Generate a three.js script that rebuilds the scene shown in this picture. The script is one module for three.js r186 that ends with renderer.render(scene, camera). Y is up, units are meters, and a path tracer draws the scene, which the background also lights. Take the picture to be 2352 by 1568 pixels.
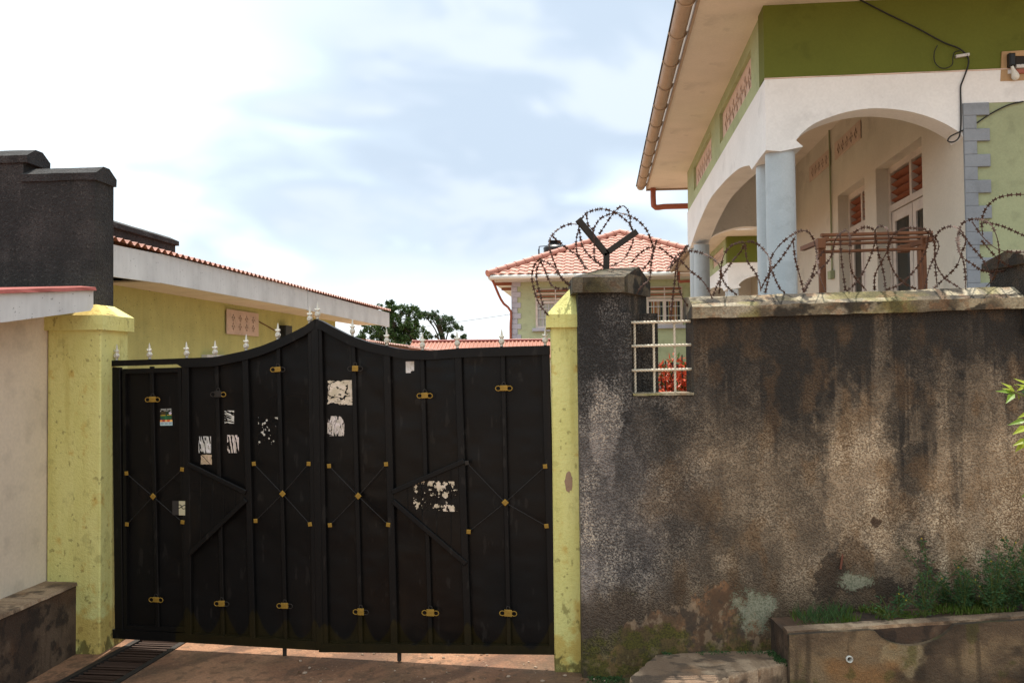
import * as THREE from 'three';
import { mergeGeometries } from 'three/addons/utils/BufferGeometryUtils.js';

// ------------------------------------------------------------------ camera, sky, sun, exposure
const EYE = 1.83, FOCAL = 2050, CX = 1176, CY = 784;      // survey units: the photograph measured at 2352 x 1568
const scene = new THREE.Scene();
const camera = new THREE.PerspectiveCamera(2 * Math.atan(CY / FOCAL) * 180 / Math.PI, 1024 / 682, 0.05, 3000);
camera.position.set(0, EYE, 0);
camera.rotation.order = 'YXZ';
camera.rotation.set(Math.atan(59 / FOCAL), 0, -0.010);
camera.updateMatrixWorld(true);
const renderer = new THREE.WebGLRenderer({ antialias: true });
renderer.setSize(1024, 682);
renderer.toneMapping = THREE.LinearToneMapping;
renderer.toneMappingExposure = 1.5;
renderer.shadowMap.enabled = true;

// ------------------------------------------------------------------ noise
let seed = 12345;
const rnd = () => { seed = (seed * 1664525 + 1013904223) >>> 0; return seed / 4294967296; };
const rr = (a, b) => a + (b - a) * rnd();
const TAB = new Float32Array(65536); for (let i = 0; i < 65536; i++) TAB[i] = rnd();
const hsh = (x, y) => TAB[((x * 73856093) ^ (y * 19349663)) & 65535];
function vn(x, y, per = 0) {
  let xi = Math.floor(x), yi = Math.floor(y); const fx = x - xi, fy = y - yi;
  let x1 = xi + 1, y1 = yi + 1;
  if (per) { xi = ((xi % per) + per) % per; yi = ((yi % per) + per) % per; x1 = ((x1 % per) + per) % per; y1 = ((y1 % per) + per) % per; }
  const u = fx * fx * (3 - 2 * fx), v = fy * fy * (3 - 2 * fy);
  const a = hsh(xi, yi), b = hsh(x1, yi), c = hsh(xi, y1), d = hsh(x1, y1);
  return a + (b - a) * u + (c - a) * v + (a - b - c + d) * u * v;
}
function fbm(x, y, o = 4, per = 0) { let s = 0, a = 0.5, t = 0; for (let i = 0; i < o; i++) { s += a * vn(x + i * 17, y + i * 31, per); t += a; a *= 0.5; x *= 2; y *= 2; per *= 2; } return s / t; }
/** rougher noise for ragged edges */
function fbr(x, y, o = 6) { let s = 0, a = 1, t = 0; for (let i = 0; i < o; i++) { s += a * vn(x + i * 13, y + i * 29); t += a; a *= 0.68; x *= 2.03; y *= 2.03; } return s / t; }
const sst = (a, b, x) => { const t = Math.min(1, Math.max(0, (x - a) / (b - a))); return t * t * (3 - 2 * t); };
const mix = (a, b, t) => a + (b - a) * t;
const mix3 = (a, b, t) => [a[0] + (b[0] - a[0]) * t, a[1] + (b[1] - a[1]) * t, a[2] + (b[2] - a[2]) * t];

const SUN = (() => { const el = 70 * Math.PI / 180, az = 1 * Math.PI / 180; return [Math.cos(el) * Math.sin(az), Math.sin(el), -Math.cos(el) * Math.cos(az)]; })();
// ------------------------------------------------------------------ sky: thin bright cloud with grey-blue patches
{
  const w = 1536, h = 768, d = new Float32Array(w * h * 4);
  for (let j = 0; j < h; j++) for (let i = 0; i < w; i++) {
    const el = ((j + 0.5) / h - 0.5) * Math.PI, az = ((i + 0.5) / w - 0.5) * 2 * Math.PI;   // u = atan2(z, x)
    const x = Math.cos(el) * Math.cos(az), z = Math.cos(el) * Math.sin(az), y = Math.sin(el);
    const k = 1 / (Math.max(0, y) + 0.22), px = x * k, pz = z * k;
    const wx = fbm(px * 1.3 + 5, pz * 1.3 + 9, 3) - 0.5, wz = fbm(px * 1.3 + 25, pz * 1.3 + 2, 3) - 0.5;
    const big = fbm(px * 0.75 + 3.1 + wx * 0.8, pz * 0.75 + 7.7 + wz * 0.8, 4), det = fbm(px * 3.4 + wx * 2.2, pz * 3.4 + wz * 2.2, 5);
    // broad cloud bank to the right of the view, thinning to the left
    const fwd = -z, side = Math.atan2(x, fwd);
    const bank = 0.15 * Math.cos(side - 0.3) + 0.24 * Math.exp(-(((side - 0.06) / 0.27) ** 2) - (((y - 0.26) / 0.12) ** 2)) - 0.05 * sst(0.15, 0.5, -side);
    let m = 0.95 * sst(0.37, 0.70, big * 0.62 + det * 0.38 + bank) * sst(-0.02, 0.16, y + 0.02);
    const wisps = sst(0.5, 0.72, det) * 0.16;
    const glare = 1 + 2.8 * Math.exp(-Math.acos(Math.max(-1, Math.min(1, x * SUN[0] + y * SUN[1] + z * SUN[2]))) / 0.42);   // thin cloud brightens towards the sun
    const white = [0.73 * glare, 0.825 * glare, 0.87 * glare], grey = [0.415, 0.50, 0.61];
    let c = mix3(white, grey, Math.min(1, m));
    c = mix3(c, [0.93 * glare, 0.93 * glare, 0.92 * glare], wisps);
    c = mix3(c, [0.81, 0.84, 0.85], 1 - sst(0, 0.14, y));
    const o = (j * w + i) * 4; d[o] = c[0]; d[o + 1] = c[1]; d[o + 2] = c[2]; d[o + 3] = 1;
  }
  const t = new THREE.DataTexture(d, w, h, THREE.RGBAFormat, THREE.FloatType);
  t.mapping = THREE.EquirectangularReflectionMapping; t.magFilter = THREE.LinearFilter; t.minFilter = THREE.LinearFilter; t.needsUpdate = true;
  scene.background = t; scene.environment = t;
}
const sun = new THREE.DirectionalLight(new THREE.Color(1, 0.94, 0.84), 5.0);
{
  sun.position.set(SUN[0] * 60, SUN[1] * 60, SUN[2] * 60 - 8);
  sun.target.position.set(0, 0, -8); scene.add(sun, sun.target);
  sun.castShadow = true; sun.shadow.mapSize.set(4096, 4096);
  Object.assign(sun.shadow.camera, { left: -30, right: 30, top: 40, bottom: -40, near: 1, far: 160 });
}

// ------------------------------------------------------------------ helpers: survey, objects, geometry
const V3 = (x, y, z) => new THREE.Vector3(x, y, z);
function ray(px, py) { return V3((px - CX) / FOCAL, (CY - py) / FOCAL, -1).applyQuaternion(camera.quaternion); }
function at(px, py, depth) { const r = ray(px, py); return camera.position.clone().addScaledVector(r, -depth / r.z); }
function onGround(px, py, y = 0) { const r = ray(px, py); return camera.position.clone().addScaledVector(r, (y - EYE) / r.y); }
/** where the sight line through a survey point meets a plane of a thing's own axes */
function hit(g, axis, value, px, py) {
  g.updateMatrixWorld(true);
  const inv = g.matrixWorld.clone().invert();
  const o = camera.position.clone().applyMatrix4(inv), d = ray(px, py).transformDirection(inv);
  return o.addScaledVector(d, (value - o[axis]) / d[axis]);
}
const taken = {};
function numbered(n) { if (!(n in taken)) { taken[n] = 0; return n; } taken[n]++; return n + '_' + String(taken[n]).padStart(3, '0'); }
function tag(o, label, category, group) { o.userData.label = label; o.userData.category = category; if (group) o.userData.group = group; return o; }
function thing(name, label, category, pos = [0, 0, 0], turn = 0, group) {
  const o = new THREE.Group(); o.name = numbered(name); o.position.set(...pos); o.rotation.y = turn; scene.add(o); return tag(o, label, category, group);
}
function part(parent, name, geo, mat) { const m = new THREE.Mesh(geo, mat); m.name = name; m.castShadow = m.receiveShadow = true; parent.add(m); return m; }
function stuff(o) { o.userData.kind = 'stuff'; return o; }
function structure(name, geo, mat) { const m = new THREE.Mesh(geo, mat); m.name = numbered(name); m.castShadow = m.receiveShadow = true; m.userData.kind = 'structure'; scene.add(m); return m; }
function solo(name, geo, mat, label, category, pos = [0, 0, 0], turn = 0, group) {
  const m = new THREE.Mesh(geo, mat); m.name = numbered(name); m.position.set(...pos); m.rotation.y = turn; m.castShadow = m.receiveShadow = true; scene.add(m); return tag(m, label, category, group);
}
/** uv in metres from the face's own direction */
function uvm(g) {
  if (g.index) g = g.toNonIndexed();
  const p = g.attributes.position, uv = new Float32Array(p.count * 2), a = V3(), b = V3(), c = V3(), n = V3();
  for (let i = 0; i < p.count; i += 3) {
    a.fromBufferAttribute(p, i); b.fromBufferAttribute(p, i + 1); c.fromBufferAttribute(p, i + 2);
    n.copy(b).sub(a).cross(c.clone().sub(a)); const x = Math.abs(n.x), y = Math.abs(n.y), z = Math.abs(n.z);
    [a, b, c].forEach((q, k) => {
      const u = z >= x && z >= y ? [q.x, q.y] : x >= y ? [q.z, q.y] : [q.x, q.z];
      uv[(i + k) * 2] = u[0]; uv[(i + k) * 2 + 1] = u[1];
    });
  }
  g.setAttribute('uv', new THREE.BufferAttribute(uv, 2)); return g;
}
const strip = g => { g = g.index ? g.toNonIndexed() : g; for (const k of Object.keys(g.attributes)) if (!['position', 'normal', 'uv'].includes(k)) g.deleteAttribute(k); return g; };
const merge = gs => mergeGeometries(gs.map(strip));
function box(x0, x1, y0, y1, z0, z1) { const g = new THREE.BoxGeometry(x1 - x0, y1 - y0, z1 - z0); g.translate((x0 + x1) / 2, (y0 + y1) / 2, (z0 + z1) / 2); return uvm(g); }
/** box with small bevels */
function bbox(x0, x1, y0, y1, z0, z1, r = 0.006) {
  const w = x1 - x0, h = y1 - y0; r = Math.min(r, w * 0.45, h * 0.45, (z1 - z0) * 0.45);
  const s = new THREE.Shape([[x0 + r, y0 + r], [x1 - r, y0 + r], [x1 - r, y1 - r], [x0 + r, y1 - r]].map(q => new THREE.Vector2(...q)));
  const g = new THREE.ExtrudeGeometry(s, { depth: z1 - z0 - 2 * r, bevelEnabled: true, bevelThickness: r, bevelSize: r, bevelSegments: 1 });
  g.translate(0, 0, z0 + r); return uvm(g);
}
const shp = pts => new THREE.Shape(pts.map(q => new THREE.Vector2(q[0] ?? q.x, q[1] ?? q.y)));
function ext(pts, z0, z1, holes = []) {
  const s = pts instanceof THREE.Shape ? pts : shp(pts); for (const h of holes) s.holes.push(new THREE.Path(h.map(q => new THREE.Vector2(q[0], q[1]))));
  const g = new THREE.ExtrudeGeometry(s, { depth: z1 - z0, bevelEnabled: false }); g.translate(0, 0, z0); return uvm(g);
}
/** remap every vertex */
function remap(g, f) {
  const p = g.attributes.position, v = V3();
  for (let i = 0; i < p.count; i++) { v.fromBufferAttribute(p, i); const q = f(v.x, v.y, v.z); p.setXYZ(i, q[0], q[1], q[2]); }
  g.computeVertexNormals(); return g;
}
/** (a, b, c) drawn as (depth, height, thickness): shape in the z-y plane, thickness along x */
const sideways = (g, x0) => uvm(remap(g, (a, b, c) => [x0 + c, b, a]));
/** profile in (y, z) swept along x */
function sweepX(prof, x0, x1, seg = 1, rough = 0, slope = 0, closeEnds = true) {
  const P = [], I = [], n = prof.length, V = (i, k) => {
    const x = x0 + (x1 - x0) * i / seg; let [y, z] = prof[k];
    const dn = rough ? (fbm(x * 9 + k * 3.7, k * 5.1 + x * 2, 3) - 0.5) * 2 * rough : 0, dm = rough ? (fbm(x * 11 + k * 9.3, 40 + k, 3) - 0.5) * 2 * rough : 0;
    return [x, y + dn + slope * (x - x0), z + dm];
  };
  for (let i = 0; i < seg; i++) for (let k = 0; k < n; k++) {
    const a = V(i, k), b = V(i + 1, k), c = V(i + 1, (k + 1) % n), d = V(i, (k + 1) % n); P.push(...a, ...b, ...c, ...a, ...c, ...d);
  }
  if (closeEnds) for (const e of [0, seg]) for (let k = 1; k < n - 1; k++) P.push(...V(e, 0), ...V(e, k), ...V(e, k + 1));
  const g = new THREE.BufferGeometry(); g.setAttribute('position', new THREE.Float32BufferAttribute(P, 3)); g.computeVertexNormals(); return uvm(g);
}
function tube(pts, r, closed = false, seg = 0, rs = 6) {
  const c = new THREE.CatmullRomCurve3(pts.map(p => p.isVector3 ? p : V3(...p)), closed);
  return strip(new THREE.TubeGeometry(c, seg || pts.length * 6, r, rs, closed));
}
function rod(a, b, r, rs = 6) { a = a.isVector3 ? a : V3(...a); b = b.isVector3 ? b : V3(...b); const l = a.distanceTo(b), g = new THREE.CylinderGeometry(r, r, l, rs); g.translate(0, l / 2, 0); g.applyQuaternion(new THREE.Quaternion().setFromUnitVectors(V3(0, 1, 0), b.clone().sub(a).normalize())); g.translate(a.x, a.y, a.z); return strip(g); }
/** flat bar between two points of the x-y plane, proud of it */
function bar(a, b, w, z0, z1) {
  const dx = b[0] - a[0], dy = b[1] - a[1], l = Math.hypot(dx, dy), g = bbox(-w / 2, w / 2, 0, l, z0, z1, 0.003);
  g.rotateZ(-Math.atan2(dx, dy)); g.translate(a[0], a[1], 0); return g;
}
const lathe = (pts, n = 16) => strip(new THREE.LatheGeometry(pts.map(q => new THREE.Vector2(q[0], q[1])), n));

// ------------------------------------------------------------------ textures and materials
function tex(w, h, f, srgb = true, wrap = THREE.RepeatWrapping) {
  const d = new Uint8Array(w * h * 4);
  for (let j = 0; j < h; j++) for (let i = 0; i < w; i++) { const c = f((i + 0.5) / w, (j + 0.5) / h), o = (j * w + i) * 4; d[o] = Math.max(0, Math.min(255, c[0])); d[o + 1] = Math.max(0, Math.min(255, c[1])); d[o + 2] = Math.max(0, Math.min(255, c[2])); d[o + 3] = c.length > 3 ? c[3] : 255; }
  const t = new THREE.DataTexture(d, w, h); t.wrapS = t.wrapT = wrap; t.magFilter = THREE.LinearFilter; t.minFilter = THREE.LinearMipmapLinearFilter; t.generateMipmaps = true;
  if (srgb) t.colorSpace = THREE.SRGBColorSpace; t.needsUpdate = true; return t;
}
const g3 = v => [v, v, v];
const T_MOTTLE = tex(512, 512, (u, v) => { const a = fbm(u * 4, v * 4, 5, 4), b = vn(u * 128, v * 128, 128), s = sst(0.5, 0.8, fbm(u * 16 + 3, v * 16, 4, 16)); return g3(255 * (0.89 + 0.13 * a - 0.04 * b - 0.05 * s)); });
const T_SOFT = tex(512, 512, (u, v) => g3(255 * (0.90 + 0.10 * fbm(u * 4, v * 4, 5, 4) - 0.03 * vn(u * 160, v * 160, 160) - 0.05 * sst(0.56, 0.7, fbr(u * 5, v * 5, 6)) * Math.min(1, 8 * Math.min(u, v, 1 - u, 1 - v)))));
const T_STREAK = tex(512, 512, (u, v) => { const a = fbm(u * 24, v * 3, 4, 0), e = Math.min(1, Math.min(v, 1 - v) * 8), b = fbm(u * 4, v * 4, 4, 4), s = sst(0.80, 0.9, fbm(u * 48, v * 48, 2, 48)); return g3(255 * (0.80 + 0.15 * b + 0.07 * a * e - 0.35 * s * s)); });
const T_GRIT = tex(512, 512, (u, v) => g3(255 * (0.45 * vn(u * 96, v * 96, 96) + 0.35 * vn(u * 40, v * 40, 40) + 0.2 * fbm(u * 8, v * 8, 3, 8))), false);
const T_DENT = tex(256, 256, (u, v) => g3(255 * fbm(u * 4, v * 4, 3, 4)), false);
function rep(t, size) { const c = t.clone(); c.repeat.set(1 / size, 1 / size); c.needsUpdate = true; return c; }
function mat(rgb, o = {}) {
  const m = new THREE.MeshPhysicalMaterial({ color: new THREE.Color().setRGB(...rgb), roughness: o.rough ?? 0.8, metalness: o.metal ?? 0, specularIntensity: o.spec ?? 0.5, side: THREE.DoubleSide });
  if (o.map !== null) m.map = rep(o.map || T_MOTTLE, o.size || 1.1);
  if (o.bump) { m.bumpMap = rep(o.bumpMap || T_GRIT, o.bumpSize || 0.5); m.bumpScale = o.bump; }
  return m;
}
const M = {
  yellow: mat([0.60, 0.585, 0.23], { map: T_STREAK, size: 0.9, bump: 0.003, bumpSize: 0.4 }),
  cream: mat([0.74, 0.63, 0.50], { size: 1.6, bump: 0.001 }),
  fascia: mat([0.74, 0.745, 0.74], { map: T_STREAK, size: 0.8, rough: 0.6 }),
  soffit: mat([0.79, 0.72, 0.63], { map: T_SOFT, size: 1.9, bump: 0.001 }),
  white: mat([0.85, 0.845, 0.84], { map: T_SOFT, size: 2.3, bump: 0.0015 }),
  veranda: mat([0.72, 0.67, 0.58], { map: T_SOFT, size: 2.1, bump: 0.001 }),
  olive: mat([0.13, 0.152, 0.023], { map: T_SOFT, size: 1.8, bump: 0.001 }),
  palegreen: mat([0.40, 0.46, 0.26], { size: 1.4, bump: 0.001 }),
  greenwall: mat([0.35, 0.385, 0.235], { size: 1.4, bump: 0.001 }),
  column: mat([0.475, 0.53, 0.565], { map: T_SOFT, size: 1.2, bump: 0.001, rough: 0.6 }),
  quoin: mat([0.26, 0.285, 0.32], { size: 1.2, bump: 0.001 }),
  farwall: mat([0.47, 0.52, 0.32], { size: 2.5 }),
  farquoin: mat([0.5, 0.5, 0.56], { size: 2.0 }),
  gutterwhite: mat([0.72, 0.69, 0.62], { size: 0.9, rough: 0.5 }),
  gutter: mat([0.47, 0.35, 0.25], { map: T_STREAK, size: 0.5, rough: 0.55 }),
  redpipe: mat([0.36, 0.11, 0.065], { size: 0.5, rough: 0.45 }),
  pink: mat([0.70, 0.54, 0.45], { size: 0.7, bump: 0.001 }),
  ventshade: mat([0.09, 0.07, 0.055], { size: 0.3 }),  // dark brown painted in for the shade inside the vent holes
  glass: new THREE.MeshPhysicalMaterial({ color: 0x10130f, roughness: 0.08, specularIntensity: 0.7 }),
  doorwhite: mat([0.66, 0.58, 0.52], { size: 0.8, rough: 0.5 }),
  louver: mat([0.30, 0.10, 0.05], { size: 0.6, rough: 0.6 }),
  timber: mat([0.18, 0.07, 0.03], { map: T_STREAK, size: 0.5, rough: 0.65 }),
  rust: mat([0.055, 0.03, 0.02], { size: 0.2, rough: 0.75 }),
  rustwire: mat([0.075, 0.037, 0.025], { size: 0.15, rough: 0.6, metal: 0.3 }),
  iron: mat([0.03, 0.024, 0.02], { size: 0.25, rough: 0.7 }),
  grille: mat([0.68, 0.60, 0.47], { map: T_STREAK, size: 0.25, rough: 0.6 }),
  silver: mat([0.62, 0.58, 0.50], { size: 0.2, rough: 0.42, metal: 0.25 }),
  brass: mat([0.33, 0.19, 0.028], { map: T_STREAK, size: 0.09, rough: 0.6 }),
  tile: mat([0.52, 0.26, 0.195], { size: 3.1, rough: 0.55 }),
  ridge: mat([0.46, 0.21, 0.155], { size: 2.3, rough: 0.55 }),
  sheet: mat([0.40, 0.17, 0.115], { map: T_STREAK, size: 1.2, rough: 0.5 }),
  rustsheet: mat([0.16, 0.06, 0.03], { map: T_STREAK, size: 0.7, rough: 0.75 }),
  redtrim: mat([0.30, 0.075, 0.06], { size: 0.7, rough: 0.5 }),
  black: mat([0.018, 0.019, 0.021], { map: null, rough: 0.4 }),
  cable: mat([0.02, 0.02, 0.02], { map: null, rough: 0.5 }),
  curtain: mat([0.45, 0.44, 0.42], { size: 0.5 }),
  curtainwarm: mat([0.30, 0.13, 0.06], { size: 0.4 }),
  pvc: mat([0.62, 0.61, 0.56], { map: null, rough: 0.4 }),
};

// ------------------------------------------------------------------ ground, driveway, trench
const PS = 0.094;                                           // the plots run back at this drift to the right per metre
const T_DIRT = tex(1024, 1024, (u, v) => { const a = fbm(u * 6, v * 6, 6, 6), b = vn(u * 200, v * 200, 200), c = sst(0.8, 0.95, vn(u * 90 + 7, v * 90, 90)); const k = 0.72 + 0.4 * a + 0.1 * (b - 0.5); return [166 * k + 30 * c, 137 * k + 26 * c, 111 * k + 22 * c]; });
const mDirt = new THREE.MeshStandardMaterial({ map: rep(T_DIRT, 2.6), bumpMap: rep(T_GRIT, 0.9), bumpScale: 0.008, roughness: 0.95, side: THREE.DoubleSide });
const gl = [onGround(322, 1468), onGround(428, 1471.5)];   // drain edges where they pass under the gate
const gdir = onGround(428, 1471.5).sub(onGround(268, 1568)).setY(0).normalize();
const gP = (side, t) => { const p = gl[side].clone().addScaledVector(gdir, t); return [p.x, -p.z]; };
const trench = [gP(0, 0.75), gP(1, 0.75), gP(1, -3.2), gP(0, -3.2)];
{
  const R = 900, g = new THREE.ShapeGeometry((() => { const s = shp([[-R, -R], [R, -R], [R, R], [-R, R]]); s.holes.push(new THREE.Path(trench.map(q => new THREE.Vector2(...q)))); return s; })());
  g.rotateX(-Math.PI / 2); structure('ground', uvm(g), mDirt).position.y = -0.004;
}
{ // concrete apron before the gate, worn laterite colour, moss towards the wall
  const X0 = -3.3, X1 = 1.5, Z0 = 2.6, Z1 = 7.4, W = X1 - X0, D = Z1 - Z0;
  const t = tex(1408, 1408, (u, v) => {
    const x = X0 + u * W, z = Z0 + v * D;
    const a = fbm(x * 2.2, z * 2.2, 5), f = fbm(x * 22, z * 22, 3), g = vn(x * 170, z * 170), st = fbm(x * 1.1 + z * 0.9, (z - x) * 4.5, 5);
    let c = mix3([150, 104, 74], [186, 136, 100], sst(0.3, 0.7, a));
    c = mix3(c, [112, 78, 56], sst(0.5, 0.72, st) * 0.75);
    c = mix3(c, [96, 72, 50], sst(0.56, 0.68, f) * 0.4);
    const pale = sst(0.9, 0.97, vn(x * 60 + 3, z * 60)); c = mix3(c, [206, 170, 136], pale * 0.7);
    const crack = Math.abs(fbm(x * 3.1 + 4, z * 3.1, 4) - 0.5); c = mix3(c, [60, 44, 32], (1 - sst(0.0008, 0.003, crack)) * 0.5 * sst(0.5, 0.6, fbm(x * 1.3, z * 1.3 + 6, 3)));
    const dirt = sst(0.25, 0.75, fbm(x * 4, z * 4 + 8, 4) + 0.55 * sst(-0.1, 0.6, x) + 0.2 * sst(5.0, 5.3, z) - 0.35); c = mix3(c, [108, 84, 58], dirt * 0.6);
    const moss = sst(0.52, 0.62, fbm(x * 7, z * 9, 4) * 0.6 + 0.42 * sst(0.1, 0.6, x) * sst(4.7, 5.25, z)); c = mix3(c, [70, 70, 24], moss * 0.7);
    const k = 0.68 + 0.2 * g; return [c[0] * k, c[1] * k, c[2] * k];
  }, true, THREE.ClampToEdgeWrapping);
  const b = tex(1024, 1024, (u, v) => { const x = u * W, z = v * D; return g3(255 * (0.5 * vn(x * 60, z * 60) + 0.3 * fbm(x * 8, z * 8, 4) + 0.2 * vn(x * 150, z * 150))); }, false);
  const s = shp([[X0, Z0], [X1, Z0], [X1, Z1], [X0, Z1]]); s.holes.push(new THREE.Path(trench.map(q => new THREE.Vector2(...q))));
  const g = new THREE.ShapeGeometry(s), uv = g.attributes.uv, p = g.attributes.position; for (let i = 0; i < p.count; i++) uv.setXY(i, (p.getX(i) - X0) / W, (p.getY(i) - Z0) / D);
  g.rotateX(-Math.PI / 2); structure('driveway', g, new THREE.MeshStandardMaterial({ map: t, bumpMap: b, bumpScale: 0.006, roughness: 0.9, side: THREE.DoubleSide })).position.y = 0.001;
}
const T_CONC = tex(1024, 1024, (u, v) => {
  const a = fbm(u * 5, v * 5, 5, 5), b = fbm(u * 14 + 3, v * 14, 4, 14), s = fbm(u * 30, v * 4, 4), g = vn(u * 256, v * 256, 256), e = sst(0.56, 0.7, fbm(u * 4 + 1, v * 4 + 2, 5, 4));
  let c = mix3([92, 74, 58], [140, 120, 98], sst(0.3, 0.72, a)); c = mix3(c, [54, 43, 33], sst(0.5, 0.7, b) * 0.7); c = mix3(c, [122, 86, 56], e * 0.45); c = mix3(c, [86, 66, 48], sst(0.52, 0.75, s) * 0.4);
  const k = 1.06 + 0.22 * g; return [c[0] * k, c[1] * k, c[2] * k];
});
const mConc = new THREE.MeshStandardMaterial({ map: rep(T_CONC, 1.3), bumpMap: rep(T_GRIT, 0.45), bumpScale: 0.006, roughness: 0.92, side: THREE.DoubleSide });
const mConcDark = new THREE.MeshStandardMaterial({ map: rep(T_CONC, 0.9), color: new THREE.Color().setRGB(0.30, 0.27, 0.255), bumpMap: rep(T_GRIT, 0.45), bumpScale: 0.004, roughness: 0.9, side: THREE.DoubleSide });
const mMud = mat([0.06, 0.04, 0.028], { size: 0.6, bump: 0.01 });
{ // the drain: open trench, steel edges, twisted bars
  const W = (q, y) => [q[0], y, -q[1]], P = [], quad = (a, b, c, d) => P.push(...a, ...b, ...c, ...a, ...c, ...d);
  const T = trench; for (let i = 0; i < 4; i++) quad(W(T[i], 0), W(T[(i + 1) % 4], 0), W(T[(i + 1) % 4], -0.28), W(T[i], -0.28));
  quad(...T.map(q => W(q, -0.28)));
  const g = new THREE.BufferGeometry(); g.setAttribute('position', new THREE.Float32BufferAttribute(P, 3)); g.computeVertexNormals(); structure('drain_channel', uvm(g), mMud);
  const c = gP(0, -0.6), gr = thing('drain_grate', 'rusty drain grate of twisted steel bars set in the driveway', 'drain grate', [c[0], 0, -c[1]]);
  const L = q => V3(q[0] - c[0], 0.004, -q[1] + c[1]);
  for (const s of [0, 1]) { const a = L(gP(s, 0.7)), b = L(gP(s, -3.1)); const d = b.clone().sub(a), l = d.length(), gg = bbox(-0.02, 0.02, -0.03, 0.004, 0, l, 0.002); gg.rotateY(Math.atan2(d.x, d.z)); gg.translate(a.x, 0.004, a.z); part(gr, 'edge_frame', gg, M.iron); }
  const w = L(gP(1, 0)).sub(L(gP(0, 0)));
  const bargeo = (() => { // square bar twisted about its length
    const l = w.length(), gg = new THREE.BoxGeometry(l, 0.012, 0.012, 90, 1, 1); return strip(remap(gg, (x, y, z) => { const a = x * 0.5, cs = Math.cos(a), sn = Math.sin(a); return [x + l / 2, y * cs - z * sn, y * sn + z * cs]; }));
  })();
  for (let t = 0.68; t > -1.35; t -= 0.043) {
    const a = L(gP(0, t + rr(-0.006, 0.006))), m = part(gr, 'bar', bargeo, M.rust); m.position.set(a.x, -0.008 + rr(-0.004, 0.003), a.z); m.rotation.set(rr(0, 3), Math.atan2(-w.z, w.x) + rr(-0.02, 0.02), 0, 'YXZ');
  }
}

// ------------------------------------------------------------------ roughcast boundary wall on the right
const WZ = 5.3, WK = FOCAL / WZ;
const wall = thing('boundary_wall', 'tall roughcast boundary wall, stained black and brown, with mossy concrete coping', 'wall', [0.42, 0, -WZ]);
const wp = (px, py) => { const h = hit(wall, 'z', 0, px, py); return [h.x, h.y]; };
const WU0 = -0.2, WU1 = 3.2, WV0 = -0.15, WV1 = 2.6;
const wallPx = (x, y) => { const px = CX + (x + 0.42) * WK; return [px, 843 - 0.01 * (px - CX) - (y - EYE) * WK]; };
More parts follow.
